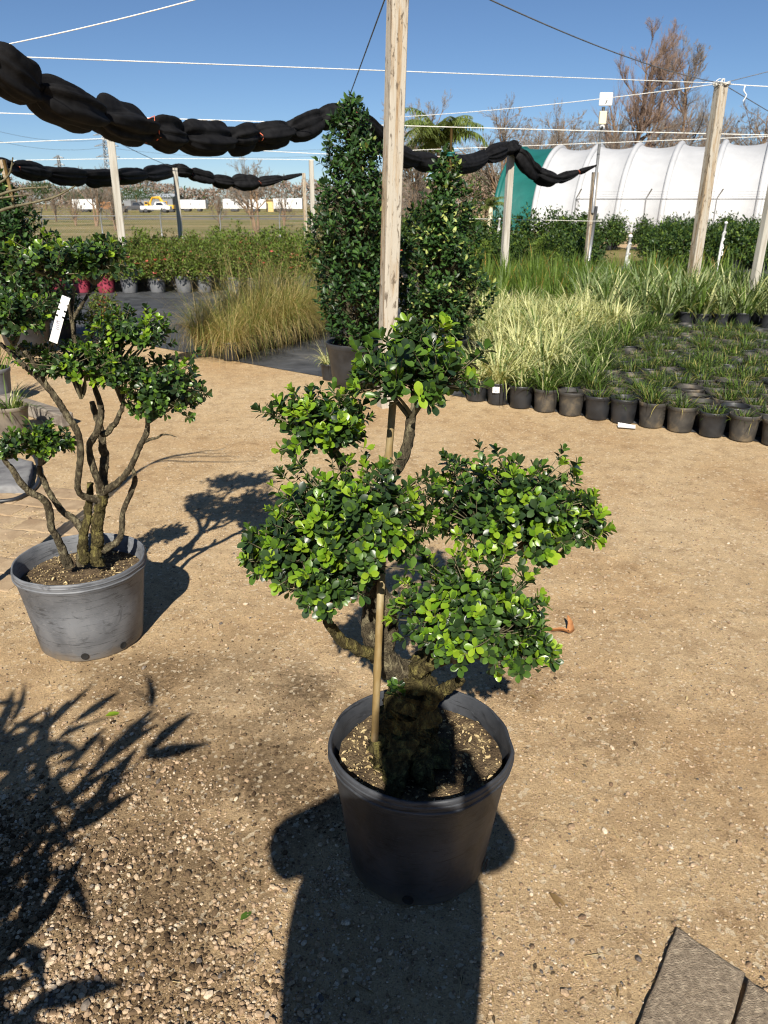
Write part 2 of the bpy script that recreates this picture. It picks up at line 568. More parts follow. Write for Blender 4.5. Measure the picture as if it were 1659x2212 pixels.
def tubes(mb, P, R, sides=4, m=0, caps=False):
    """P (N,k,3) polylines, R (N,k) radii"""
    P, R = np.asarray(P, float), np.asarray(R, float)
    n, k = P.shape[:2]
    T = nrm(np.gradient(P, axis=1))
    ref = np.where(np.abs(T[:, :1, 2:3]) > .85, np.array([1.0, 0, 0]), np.array([0, 0, 1.0]))
    U = nrm(np.cross(T, np.broadcast_to(ref, T.shape)))
    W = np.cross(T, U)
    a = np.arange(sides) / sides * 2 * math.pi
    V = P[:, :, None] + R[:, :, None, None] * (np.cos(a)[:, None] * U[:, :, None] + np.sin(a)[:, None] * W[:, :, None])
    i = np.arange(n)[:, None, None] * k * sides
    j = np.arange(k - 1)[None, :, None] * sides
    s = np.arange(sides)[None, None]
    s2 = (s + 1) % sides
    Fq = np.stack([i + j + s, i + j + s2, i + j + sides + s2, i + j + sides + s], -1).reshape(-1, 4)
    mm = m if np.isscalar(m) else np.repeat(np.asarray(m), (k - 1) * sides)
    n0 = mb.n
    mb.add(V.reshape(-1, 3), Fq, mm)
    if caps:
        for q in range(n):
            mb.F.append((np.array([[n0 + q * k * sides + x for x in range(sides)]]), np.array([0 if not np.isscalar(m) else m])))
            mb.F.append((np.array([[n0 + q * k * sides + (k - 1) * sides + x for x in reversed(range(sides))]]), np.array([0 if not np.isscalar(m) else m])))


def smooth_path(pts, n):
    """Catmull-Rom through pts (any columns)"""
    p = np.asarray(pts, float)
    p = np.concatenate([[2 * p[0] - p[1]], p, [2 * p[-1] - p[-2]]])
    k = len(p) - 3
    t = np.linspace(0, k - 1e-6, n)
    i = t.astype(int)
    f = (t - i)[:, None]
    a, b, c, d = p[i], p[i + 1], p[i + 2], p[i + 3]
    return .5 * (2 * b + (c - a) * f + (2 * a - 5 * b + 4 * c - d) * f ** 2 + (3 * b - a - 3 * c + d) * f ** 3)


def stem(mb, pts, radii, n=24, sides=10, m=0, rough=.12, seed=0, caps=True):
    """knobbly branch through points"""
    q = smooth_path(np.column_stack([np.asarray(pts, float), radii]), n)
    r = np.random.default_rng(seed)
    ii = np.arange(n) * 11.0 / n
    P = q[:, :3] + np.stack([vnoise(ii + seed, ii * 0 + k * 9.3, 1.0, 20 + k) for k in range(3)], -1) * q[:, 3:4] * rough * 2.2
    n0 = mb.n
    tubes(mb, P[None], q[None, :, 3], sides, m, caps)
    V = mb.V[-1]
    c = np.repeat(P, sides, 0)
    th = np.tile(np.arange(sides) / sides * 2 * math.pi, n)
    ax = np.repeat(np.arange(n), sides)
    w = sum(np.sin(k * th + r.uniform(0, 6.3) + ax * r.uniform(-.12, .12)) / k ** .5 for k in (2, 3, 5, 7)) * .45
    knot = vnoise(np.cos(th) * 1.5 + 7 + seed, ax * .22 + np.sin(th) * 1.5, 1.3, seed % 50)
    V += (V - c) * (rough * (.55 * w + .9 * knot)[:, None] + r.normal(0, rough * .38, (len(V), 1)))


def lathe(mb, prof, seg=24, m=0, dent=0.0, seed=0, c=(0, 0, 0)):
    prof = np.asarray(prof, float)
    a = np.arange(seg) / seg * 2 * math.pi
    k = len(prof)
    R = np.repeat(prof[:, 0][:, None], seg, 1)
    Z = np.repeat(prof[:, 1][:, None], seg, 1)
    A = np.repeat(a[None], k, 0)
    if dent:
        w = vnoise(2 + 1.3 * np.cos(A) + 4, 1.3 * np.sin(A) + Z * 4, 1.1, seed)
        w2 = vnoise(2 + 1.3 * np.cos(A) + 9, 1.3 * np.sin(A) + Z * 4, 3.5, seed + 1)
        R = R * (1 + dent * (w + .45 * w2))
    V = np.stack([R * np.cos(A), R * np.sin(A), Z], -1).reshape(-1, 3) + np.asarray(c, float)
    i, j = np.arange(k - 1)[:, None] * seg, np.arange(seg)[None]
    j2 = (j + 1) % seg
    mb.add(V, np.stack([i + j, i + j2, i + seg + j2, i + seg + j], -1).reshape(-1, 4), m)


def pot_profile(rt, rb, h, rim, t=.004):
    return [(0.001, .003), (rb * .97, .003), (rb, .008), (rb + (rt - rb) * .9 * .5, h * .5), (rt - .006, h - rim - .004), (rt - .003, h - rim), (rt, h - rim + .003),
            (rt + .002, h - .008), (rt + .001, h - .002), (rt - .003, h), (rt - t - .002, h - .004), (rt - t - .006, h - rim), (rt - t - .010, h - rim - .02), (rb + (rt - rb) * .5 - t, h * .5), (rb - t, .02), (.001, .02)]


def soil_mb(r, z, n=14, amp=.006, seed=0):
    mb = MB()
    seg = 28
    rr = np.linspace(0.002, r, n)
    a = np.arange(seg) / seg * 2 * math.pi
    X = rr[:, None] * np.cos(a)
    Y = rr[:, None] * np.sin(a)
    Z = z + amp * vnoise(X + 3, Y + 3, 25, seed) + amp * vnoise(X + 3, Y + 3, 70, seed + 1) * .6
    i, j = np.arange(n - 1)[:, None] * seg, np.arange(seg)[None]
    mb.add(np.stack([X, Y, Z], -1).reshape(-1, 3), np.stack([i + j, i + (j + 1) % seg, i + seg + (j + 1) % seg, i + seg + j], -1).reshape(-1, 4))
    return mb


# leaf templates ------------------------------------------------------------
def leaf_tpl(ts, ws, fold=.25, curl=.18):
    ts, ws = np.array(ts, float), np.array(ws, float)
    zc = -curl * ts ** 2
    mid = np.stack([ts, 0 * ts, zc], -1)
    lf = np.stack([ts, ws, zc + fold * ws], -1)
    rt = np.stack([ts, -ws, zc + fold * ws], -1)
    k = len(ts)
    V = np.concatenate([rt, mid, lf])
    Fq = []
    for i in range(k - 1):
        Fq += [[i, i + 1, k + i + 1, k + i], [k + i, k + i + 1, 2 * k + i + 1, 2 * k + i]]
    return V, np.array(Fq)


LEAF_OB = leaf_tpl([0, .15, .4, .65, .86, 1], [.03, .10, .24, .31, .25, .06])
LEAF_OB2 = leaf_tpl([0, .15, .4, .65, .86, 1], [.03, .10, .22, .28, .22, .05], .45, .02)
LEAF_EL = leaf_tpl([0, .3, .65, 1], [.03, .24, .22, .02], .3, .15)
LEAF_S = leaf_tpl([0, .5, 1], [.05, .27, .04], .3, .2)
CARD = (np.array([[0, -.12, 0], [.5, -.3, .05], [1, 0, 0], [.5, .3, .05]]), np.array([[0, 1, 2, 3]]))
LEAF_LONG = leaf_tpl([0, .15, .4, .7, 1], [.02, .10, .15, .10, .01], .3, .25)


def frames(d, n):
    x = nrm(d)
    y = nrm(np.cross(n, x))
    z = np.cross(x, y)
    return np.stack([x, y, z], -1)


def inst(mb, tpl, Mx, P, m=0):
    V, Fq = tpl
    n, k = len(P), len(V)
    if n == 0:
        return
    W = np.einsum('nij,kj->nki', Mx, V) + P[:, None]
    Fa = (Fq[None] + (np.arange(n) * k)[:, None, None]).reshape(-1, Fq.shape[1])
    mm = m if np.isscalar(m) else np.repeat(np.asarray(m), len(Fq))
    mb.add(W.reshape(-1, 3), Fa, mm)


def perp(d, r):
    return nrm(np.cross(d, r.normal(size=d.shape)))


def blades(mb, n, r0, Lm, Ls, w, t0, droop, seg=5, mats=(0,), probs=None, r=None, outward=.7, taper=1.0, base_z=0):
    r = r or rng
    ph = r.uniform(0, 2 * math.pi, n)
    rad = r0 * np.sqrt(r.uniform(0, 1, n))
    pa = ph + r.normal(0, 1.2, n) * (1 - outward)
    P0 = np.stack([rad * np.cos(pa), rad * np.sin(pa), np.full(n, base_z)], -1)
    Ln = np.maximum(r.normal(Lm, Ls, n), Lm * .3)
    th0 = np.abs(r.normal(t0, t0 * .6, n))
    kk = np.maximum(r.normal(droop, droop * .45, n), .0)
    s = np.linspace(0, 1, seg + 1)
    th = th0[:, None] + kk[:, None] * s[None] ** 1.4
    dz, dr = np.cos(th), np.sin(th)
    step = Ln[:, None] / seg
    z = np.concatenate([np.zeros((n, 1)), np.cumsum((dz[:, 1:] + dz[:, :-1]) / 2 * step, 1)], 1)
    rr = np.concatenate([np.zeros((n, 1)), np.cumsum((dr[:, 1:] + dr[:, :-1]) / 2 * step, 1)], 1)
    D = np.stack([np.cos(ph), np.sin(ph), 0 * ph], -1)
    C = P0[:, None] + rr[..., None] * D[:, None] + z[..., None] * np.array([0, 0, 1.0])
    C[..., 2] = np.maximum(C[..., 2], -.02 + base_z * 0 + .012)
    tw = r.normal(0, .5, n)
    S = np.stack([-np.sin(ph), np.cos(ph), 0 * ph], -1) * np.cos(tw)[:, None] + D * (np.sin(tw) * .5)[:, None]
    wid = w * r.uniform(.7, 1.25, n)[:, None] * np.interp(s, [0, .15, .6, 1], [.6, 1, .85, .08 * taper])[None]
    V = np.stack([C - S[:, None] * wid[..., None] / 2, C + S[:, None] * wid[..., None] / 2], 2)
    k = seg + 1
    i = np.arange(n)[:, None] * k * 2
    j = np.arange(seg)[None] * 2
    Fq = np.stack([i + j, i + j + 1, i + j + 3, i + j + 2], -1).reshape(-1, 4)
    mm = r.choice(np.array(mats), n, p=probs)
    mb.add(V.reshape(-1, 3), Fq, np.repeat(mm, seg))


# ------------------------------------------------------------------ ground
def ground_z(x, y):
    x, y = np.asarray(x, float), np.asarray(y, float)
    fade = np.clip((5.0 - y) / 1.2, 0, 1) * np.clip((2.6 - np.abs(x)) / .5, 0, 1)
    return fade * (.005 * vnoise(x + 9, y + 9, 1.7, 1) + .003 * vnoise(x + 9, y + 9, 7, 2) + .0022 * vnoise(x + 9, y + 9, 24, 3)) - .004 * 0


def make_ground():
    xs = np.unique(np.concatenate([[-1500, -400, -120, -40, -14, -6], np.linspace(-3.2, -1.6, 20), np.linspace(-1.6, 1.9, 260), np.linspace(1.9, 3.2, 16), [6, 14, 40, 120, 400, 1500]]))
    ys = np.unique(np.concatenate([[-300, -60, -15, -4, -1.5, -.5, .3], np.linspace(.75, 3.4, 220), np.linspace(3.4, 5.4, 70), np.linspace(5.5, 9, 12), [14, 20, 30, 60, 150, 500, 3000]]))
    X, Y = np.meshgrid(xs, ys)
    Z = ground_z(X, Y)
    nx, ny = len(xs), len(ys)
    i, j = np.arange(ny - 1)[:, None] * nx, np.arange(nx - 1)[None]
    mb = MB().add(np.stack([X, Y, Z], -1).reshape(-1, 3), np.stack([i + j, i + j + 1, i + nx + j + 1, i + nx + j], -1).reshape(-1, 4))
    o = link('sandy_ground', mb.mesh('sandy_ground', 'sand'))
    tag(o, 'tan sandy ground with fine gravel', 'ground', kind='structure')


make_ground()


def sheet(name, pts, z, m, label, cat):
    mb = MB().add([[x, y, z] for x, y in pts], [list(range(len(pts)))])
    return tag(link(name, mb.mesh(name, m, False)), label, cat, kind='structure')


sheet('ground_fabric', [(-.1, 7.0), (.35, 7.1), (.35, 21.5), (-13, 21.5), (-13, 16.6), (-3.4, 9.62), (-2.35, 8.76), (-.55, 7.32)], .006, 'fabric', 'black woven ground cloth under the potted grasses and azaleas', 'ground cloth')
sheet('ground_fabric', [(.42, 6.72), (.95, 6.30), (2.55, 5.22), (6.2, 2.75), (12, 8), (16, 21.5), (.42, 21.5)], .006, 'fabric', 'black woven ground cloth under the right hand pot bed', 'ground cloth')
sheet('grass_field', [(-700, 21.8), (9, 21.8), (9, 2500), (-900, 2500)], .01, 'field', 'dry tan and green mown grass field beyond the nursery', 'field')
sheet('dirt_path', [(9.02, 21.8), (60, 21.8), (60, 29), (9.02, 29)], .01, 'sand', 'bare dirt path in front of the potted hedge', 'path')
sheet('road', [(-300, 86), (60, 86), (60, 93), (-300, 93)], .03, 'asphalt', 'grey road crossing the far field', 'road')


# ------------------------------------------------------------------ gravel
def ico():
    t = (1 + 5 ** .5) / 2
    V = nrm(np.array([[-1, t, 0], [1, t, 0], [-1, -t, 0], [1, -t, 0], [0, -1, t], [0, 1, t], [0, -1, -t], [0, 1, -t], [t, 0, -1], [t, 0, 1], [-t, 0, -1], [-t, 0, 1]]))
    Fq = np.array([[0, 11, 5], [0, 5, 1], [0, 1, 7], [0, 7, 10], [0, 10, 11], [1, 5, 9], [5, 11, 4], [11, 10, 2], [10, 7, 6], [7, 1, 8], [3, 9, 4], [3, 4, 2], [3, 2, 6], [3, 6, 8], [3, 8, 9], [4, 9, 5], [2, 4, 11], [6, 2, 10], [8, 6, 7], [9, 8, 1]])
    return V, Fq


OCTA = (np.array([[1, 0, 0], [-1, 0, 0], [0, 1, 0], [0, -1, 0], [0, 0, 1], [0, 0, -1.0]]), np.array([[0, 2, 4], [2, 1, 4], [1, 3, 4], [3, 0, 4], [2, 0, 5], [1, 2, 5], [3, 1, 5], [0, 3, 5]]))
PAVED = []      # polygons (ground) kept free of pebbles


def in_poly(x, y, poly):
    ins = np.zeros(len(x), bool)
    k = len(poly)
    for i in range(k):
        x1, y1 = poly[i]
        x2, y2 = poly[(i + 1) % k]
        c = ((y1 > y) != (y2 > y)) & (x < (x2 - x1) * (y - y1) / (y2 - y1 + 1e-12) + x1)
        ins ^= c
    return ins


NEAR_PAVERS = []
_a, _b = gr(1460, 2007)[:2], gr(1607, 2109)[:2]
_v = (gr(1388, 2195)[:2] - _a) * 1.18
_u = _b - _a
NEAR_PAVERS.append([_a, _a + _v, _b + _v * 1.02, _b])
_g = _u / np.linalg.norm(_u) * .006
NEAR_PAVERS.append([_b + _g * 1.3 + _v * .02, _b + _g + _v, _b + _g + _u * .95 + _v, _b + _g + _u * .95 + _v * .02])
_h = _v / np.linalg.norm(_v) * .006
NEAR_PAVERS.append([_a + _v + _h, _a + 2 * _v, _b + 2 * _v, _b + _v * 1.02 + _h])
NEAR_PAVERS.append([_b + _g + _v + _h, _b + _g + 2 * _v, _b + _g + _u * .95 + 2 * _v, _b + _g + _u * .95 + _v + _h])
PAVED.append([NEAR_PAVERS[0][0], NEAR_PAVERS[2][1], NEAR_PAVERS[3][2], NEAR_PAVERS[1][3]])


def make_gravel():
    r = np.random.default_rng(3)
    mb = MB()
    n = 160000
    Y = .85 + 3.6 * r.uniform(0, 1, n) ** 1.7
    X = r.uniform(-1, 1, n) * (.58 * Y + .3)
    left = np.clip((.15 - X) / .8, 0, 1) * np.clip((2.15 - Y) / .7, 0, 1)
    msk = vnoise(X + 20, Y + 20, 3.2, 8) * .6 + vnoise(X + 20, Y + 20, 9, 9) * .4
    keep = r.uniform(0, 1, n) < np.clip(.55 + .4 * left + .45 * msk, .12, 1)
    stn = np.zeros(n)
    for (px, py, rs, amt) in STAINS:
        q = gr(px, py)
        dd = np.hypot(X - q[0], Y - q[1]) / rs + .45 * vnoise(X + 30, Y + 30, 7, 15)
        stn = np.maximum(stn, amt * np.clip((1.0 - dd) / .45, 0, 1))
    for p in PAVED:
        keep &= ~in_poly(X, Y, p)
    X, Y, left, msk, stn = X[keep], Y[keep], left[keep], msk[keep], stn[keep]
    n = len(X)
    mt = (r.uniform(0, 1, n) < stn * .85).astype(int)
    R = np.exp(r.normal(math.log(.0016), .45, n)) * (1 + .85 * left * (.4 + np.clip(msk + .4, 0, 1)))
    big = r.uniform(0, 1, n) < .02 * (.25 + 2.6 * left)
    R = np.where(big, r.uniform(.0045, .0085, n), R)
    R = np.clip(R, .0008, .0095)
    P = np.stack([X, Y, ground_z(X, Y) + R * .42], -1)
    D = nrm(np.stack([r.normal(size=n), r.normal(size=n), r.normal(0, .35, n)], -1))
    Fr = frames(D, np.tile([0, 0, 1.0], (n, 1)))
    S = np.stack([r.uniform(.9, 1.5, n), r.uniform(.75, 1.1, n), r.uniform(.5, .85, n)], -1) * R[:, None]
    Mx = Fr * S[:, None, :]
    sm = R < .0026
    P[sm, 2] -= R[sm] * .25
    inst(mb, (OCTA[0], OCTA[1][:4]), Mx[sm], P[sm], mt[sm])
    inst(mb, ico(), Mx[~sm], P[~sm], mt[~sm])
    o = link('gravel', mb.mesh('gravel', ['gravel', 'gravel_dark'], False))
    tag(o, 'loose fine gravel strewn over the sandy ground', 'gravel', kind='stuff')


make_gravel()


def slab_mb(poly, z0, z1, ins=.006, jit=.0015, seed=0):
    """rounded paving stone from a ground polygon"""
    r = np.random.default_rng(seed)
    poly = np.array(poly, float)
    pts = []
    k = len(poly)
    for i in range(k):
        for t in np.linspace(0, 1, 9)[:-1]:
            pts.append(poly[i] * (1 - t) + poly[(i + 1) % k] * t)
    pts = np.array(pts) + r.normal(0, jit, (len(pts), 2))
    c = pts.mean(0)
    n = len(pts)
    rings = [(pts, z0), (pts, z1 - ins), (c + (pts - c) * (1 - .35 * ins / .08), z1 - ins * .25), (c + (pts - c) * (1 - ins / .08), z1)]
    for f in (.75, .45, .15):
        rings.append((c + (pts - c) * f, z1))
    V = np.concatenate([np.column_stack([q, np.full(n, z) + (r.normal(0, .0007, n) if i > 1 else 0)]) for i, (q, z) in enumerate(rings)])
    Fq = [[a * n + i, a * n + (i + 1) % n, a * n + n + (i + 1) % n, a * n + n + i] for a in range(len(rings) - 1) for i in range(n)]
    mb = MB().add(V, Fq)
    mb.F.append((np.array([[(len(rings) - 1) * n + i for i in range(n)]]), np.array([0])))
    return mb


pv = tag(link('stone_paving', None), 'dark grey brown concrete pavers at the edge of the sand', 'paving', kind='structure')
for i, p in enumerate(NEAR_PAVERS):
    area = sum(p[a][0] * p[(a + 1) % 4][1] - p[(a + 1) % 4][0] * p[a][1] for a in range(4))
    part('paver', slab_mb(p if area > 0 else p[::-1], -.05, .013, seed=i), 'paver', pv)

pl = tag(link('brick_paving', None), 'sandy tan brick pavers half buried beside the grey tree pot', 'paving', kind='structure')
ang = math.radians(-14)
e1, e2 = np.array([math.cos(ang), math.sin(ang)]), np.array([-math.sin(ang), math.cos(ang)])
org = gr(100, 1215)[:2]
k = 0
for a in range(6):
    for b in range(-5, 6):
        off = .5 if b % 2 else 0
        u1 = -(a + off) * .205 - .012 * b
        if b > 2 and a == 0:
            continue
        q = org + e1 * u1 + e2 * (b * .15)
        w, h = .197, .142
        poly = [q - e1 * w, q, q + e2 * h, q - e1 * w + e2 * h]
        part('paver', slab_mb(poly, -.05, .002 + .005 * random.random(), .004, .002, 50 + k), 'paver_light', pl)
        k += 1


# ------------------------------------------------------------------ topiary leaves
FOL = ['leaf_dark', 'leaf_mid', 'leaf_new', 'twig']


def leaf_meshes(tpl, name='leaf'):
    return [MB().add(*tpl).mesh(name, FOL[i]) for i in range(3)]


LEAF_ME = [leaf_meshes(LEAF_OB), leaf_meshes(LEAF_OB2)]


def pad(parent, base, c, rad, root, ntip, L, seed, single=60, bright=.5, rootr=.006, deep=1.0, flat=-.45):
    """one clipped cushion of foliage; c/root world coords, parent thing at base"""
    k_ = 1.95 if base is B else 2.0
    rad = np.asarray(rad, float) * (1.0 if base is B else 1.1)
    ntip = int(ntip * k_)
    r = np.random.default_rng(seed)
    c, rad, root = np.asarray(c, float) - base, np.asarray(rad, float), np.asarray(root, float) - base
    u = nrm(r.normal(size=(ntip, 3)))
    u[:, 2] = np.where(u[:, 2] < flat, -u[:, 2], u[:, 2])
    rr = r.uniform(0, 1, ntip) ** .4 * 1.0
    sht = (r.uniform(0, 1, ntip) < .24) & (u[:, 2] > .4)
    rr = np.where(sht, r.uniform(1.08, 1.3, ntip), rr)
    bumpy = 1 + .22 * vnoise(u[:, 0] * 2 + 5, u[:, 1] * 2 + u[:, 2] * 1.7 + 5, 1.3, seed) + r.normal(0, .05, ntip)
    tips = c + u * rad * (rr * bumpy)[:, None]
    mb = MB()
    # a few main limbs inside the pad, twigs leave them
    nl = 9
    lt = c + nrm(r.normal(size=(nl, 3)) + [0, 0, .3]) * rad * .45
    tt = np.linspace(0, 1, 6)[None, :, None]
    lm = (root + lt) / 2 + r.normal(0, .012, (nl, 3)) - [0, 0, .01]
    LP = (1 - tt) ** 2 * root + 2 * tt * (1 - tt) * lm[:, None] + tt ** 2 * lt[:, None]
    tubes(mb, LP, np.linspace(rootr, .0022, 6)[None].repeat(nl, 0), 6, 3)
    cand = LP[:, 2:].reshape(-1, 3)
    d2 = ((tips[:, None] - cand[None]) ** 2).sum(-1)
    st = cand[d2.argmin(1)]
    mid = st * .45 + tips * .55 + r.normal(0, .006, (ntip, 3)) - [0, 0, .006]
    t4 = np.linspace(0, 1, 5)[None, :, None]
    TP = (1 - t4) ** 2 * st[:, None] + 2 * t4 * (1 - t4) * mid[:, None] + t4 ** 2 * tips[:, None]
    tubes(mb, TP, np.linspace(.0018, .0009, 5)[None].repeat(ntip, 0), 4, 3)
    d = nrm(nrm(tips - mid) + u * .5 + [0, 0, .35] + r.normal(0, .18, (ntip, 3)))
    s1 = perp(d, r)
    s2 = np.cross(d, s1)
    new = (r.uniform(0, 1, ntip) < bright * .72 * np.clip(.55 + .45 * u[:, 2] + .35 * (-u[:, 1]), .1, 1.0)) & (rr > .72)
    DI, NO, PO, LE, MA = [], [], [], [], []
    for k in range(5):
        back = (k * .26 + .02) * L * r.uniform(.85, 1.15, ntip)
        alpha = np.radians([70, 54, 40, 26, 12][k]) + r.normal(0, .18, ntip)
        size = L * np.array([.62, .92, 1.02, .95, .85])[k] * r.uniform(.8, 1.15, ntip)
        ang = k * math.pi / 2 + r.normal(0, .25, ntip)
        for sgn in (0, math.pi):
            a2 = ang + sgn + r.normal(0, .12, ntip)
            side = np.cos(a2)[:, None] * s1 + np.sin(a2)[:, None] * s2
            dd = np.cos(alpha)[:, None] * side + np.sin(alpha)[:, None] * d
            nn = d * np.cos(alpha)[:, None] - side * np.sin(alpha)[:, None] + r.normal(0, .22, (ntip, 3))
            DI.append(dd)
            NO.append(nn)
            PO.append(tips - d * back[:, None])
            LE.append(size)
            x = r.uniform(0, 1, ntip)
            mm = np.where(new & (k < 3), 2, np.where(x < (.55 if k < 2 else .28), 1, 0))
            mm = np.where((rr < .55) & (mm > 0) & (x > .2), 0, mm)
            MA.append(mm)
    DI, NO, PO, LE, MA = [np.concatenate(x) for x in (DI, NO, PO, LE, MA)]
    keep = r.uniform(0, 1, len(LE)) < .9 * deep
    DI, NO, PO, LE, MA = DI[keep], NO[keep], PO[keep], LE[keep], MA[keep]
    Mx = frames(DI, NO) * LE[:, None, None]
    cen = PO + DI * (LE * .5)[:, None]
    tocam = nrm(np.array([0, 0, HC]) - base - c)
    rel = (cen - c) / rad
    fit = np.abs(r.normal(0, .12, len(LE))) * -1 + (rel * tocam).sum(-1) + .25 * np.linalg.norm(rel, axis=1) + .35 * np.abs((Mx[:, :, 2] / LE[:, None] * tocam).sum(-1))
    order = np.argsort(-fit)
    sel, rest = order[:single], order[single:]
    h = len(rest) // 2
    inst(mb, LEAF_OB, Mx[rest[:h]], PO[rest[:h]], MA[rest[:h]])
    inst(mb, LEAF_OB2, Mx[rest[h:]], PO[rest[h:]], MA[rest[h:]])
    pd = part('foliage_pad', mb, FOL, parent, True, 'stuff')
    for q in sel:
        m4 = Matrix.Identity(4)
        for i in range(3):
            for j in range(3):
                m4[i][j] = Mx[q, i, j]
            m4[i][3] = PO[q, i]
        link('leaf', LEAF_ME[q % 2][MA[q]], pd, mtx=m4)
    return pd


def rim_pot(parent, rt, rb, h, rim, mat, dent, seed, holes, soil_z, chips, hole_r=.012):
    mb = MB()
    lathe(mb, pot_profile(rt, rb, h, rim), 72, 0, dent, seed)
    pot = part('pot', mb, mat, parent)
    # rim bands
    for z in (h - rim * .35, h - rim * .7):
        b = MB()
        lathe(b, [(rt + .0005, z - .004), (rt + .0035, z - .0015), (rt + .0035, z + .0015), (rt + .0005, z + .004)], 72, 0, dent, seed)
        part('rim_band', b, mat, pot)
    for a in holes:
        b = MB()
        pr = [(.0005, 0), (hole_r * .8, 0), (hole_r, .0015), (hole_r * 1.15, 0)]
        lathe(b, pr, 16)
        z = .03
        rr = rb + (rt - rb) * .9 * z / h + .0035
        V = np.concatenate(b.V)
        V = np.stack([V[:, 2], V[:, 0], V[:, 1]], -1) @ rotz(a).T + [rr * math.cos(a), rr * math.sin(a), z]
        b.V = [V]
        part('drain_hole', b, 'hole', pot)
    s = soil_mb(rt - .016, soil_z, 26, .007, seed)
    part('soil', s, 'soil', parent)
    r = np.random.default_rng(seed + 9)
    n = chips
    mb = MB()
    ra, an = (rt - .025) * np.sqrt(r.uniform(.1, 1, n)), r.uniform(0, 2 * math.pi, n)
    P = np.stack([ra * np.cos(an), ra * np.sin(an), soil_z + .006 + r.uniform(0, .007, n)], -1)
    D = nrm(np.stack([r.normal(size=n), r.normal(size=n), r.normal(0, .25, n)], -1))
    S = r.uniform(.006, .019, n)
    inst(mb, LEAF_EL, frames(D, np.tile([0, 0, 1.0], (n, 1)) + r.normal(0, .3, (n, 3))) * S[:, None, None], P)
    n = chips * 6
    ra, an = (rt - .022) * np.sqrt(r.uniform(0, 1, n)), r.uniform(0, 2 * math.pi, n)
    P = np.stack([ra * np.cos(an), ra * np.sin(an), soil_z + .003 + r.uniform(0, .004, n)], -1)
    S = r.uniform(.001, .0035, n)
    inst(mb, OCTA, frames(nrm(r.normal(size=(n, 3))), np.tile([0, 0, 1.0], (n, 1))) * S[:, None, None], P, r.choice([0, 1], n))
    part('leaf_litter', mb, ['litter', 'soil'], parent, False, 'stuff')


# ------------------------------------------------------------------ main topiary
B = np.array([.088, 1.514, 0.0])
main = thing('potted_topiary', 'cloud pruned evergreen with five leaf cushions in the black pot on open sand', 'potted tree', B)
rim_pot(main, .214, .172, .362, .048, 'pot_main', .030, 21, (-1.75, -.4, 1.0, 2.6), .305, 150)


def sub(pts, base):
    return [p - base for p in pts]


mb = MB()
trk = [gr(872, 1668, .27), at(880, 1600, 1.515), at(884, 1530, 1.515), at(890, 1478, 1.515), at(886, 1430, 1.52)]
stem(mb, sub(trk, B), [.088, .068, .055, .046, .034], 90, 40, 0, .15, 1)
for px, py, rd in ((850, 1725, .034), (930, 1712, .03), (965, 1650, .026), (905, 1600, .022)):
    stem(mb, sub([at(880, 1570, 1.5), (at(880, 1570, 1.5) + gr(px, py, .305)) / 2 + [0, 0, .015], gr(px, py, .30)], B), [.035, rd, rd * .45], 40, 22, 0, .2, int(px))
part('trunk', mb, 'bark_moss', main)
stems = [
    ([at(884, 1455, 1.515), at(846, 1432, 1.50), at(832, 1388, 1.49), at(833, 1318, 1.49), at(818, 1262, 1.49), at(800, 1180, 1.5), at(822, 1085, 1.53), at(850, 1028, 1.56), at(880, 960, 1.58), at(888, 892, 1.59)], [.030, .024, .021, .020, .017, .015, .013, .012, .011, .009]),
    ([at(880, 1455, 1.53), at(830, 1440, 1.56), at(805, 1395, 1.57), at(800, 1300, 1.58), at(790, 1190, 1.59), at(762, 1060, 1.61), at(738, 1005, 1.62), at(718, 968, 1.62)], [.026, .021, .019, .018, .014, .011, .010, .007]),
    ([at(828, 1425, 1.51), at(795, 1408, 1.48), at(752, 1390, 1.45), at(718, 1358, 1.43), at(700, 1325, 1.42), at(690, 1270, 1.42)], [.017, .013, .012, .011, .009, .007]),
    ([at(895, 1450, 1.50), at(925, 1432, 1.47), at(965, 1425, 1.45), at(1000, 1420, 1.43)], [.022, .016, .011, .007]),
    ([at(892, 1445, 1.53), at(950, 1370, 1.57), at(1030, 1270, 1.6), at(1075, 1218, 1.62)], [.02, .014, .012, .009]),
    ([at(915, 1520, 1.49), at(955, 1492, 1.46), at(995, 1468, 1.44)], [.022, .015, .01]),
    ([at(905, 1440, 1.5), at(925, 1424, 1.47), at(958, 1402, 1.46), at(985, 1398, 1.45)], [.010, .007, .005, .002]),
]
for i, (p, r_) in enumerate(stems):
    mb = MB()
    stem(mb, sub(p, B), r_, 90, 16, 0, .15, 10 + i)
    part('branch', mb, 'bark' if i in (0, 1) else 'bark_moss', main)
mb = MB()
sp = [at(809, 1600, 1.375), at(821, 1309, 1.45), at(834, 1060, 1.61), at(849, 868, 1.655)]
q = smooth_path(sub(sp, B), 40)
rad_ = np.full(40, .0082)
rad_[[7, 15, 23, 31]] = .0094
tubes(mb, q[None], rad_[None], 12, 0, True)
part('bamboo_stake', mb, 'bamboo', main)
mb = MB()
q = at(838, 1052, 1.52) - B
a_ = np.linspace(0, 2 * math.pi, 20)
for dz in (0,):
    tubes(mb, np.stack([q[0] + .022 * np.cos(a_) - .006, q[1] + .02 * np.sin(a_), q[2] + dz + .004 * np.sin(a_)], -1)[None], np.full((1, 20), .0022), 6)
part('tie', mb, 'rope', main)

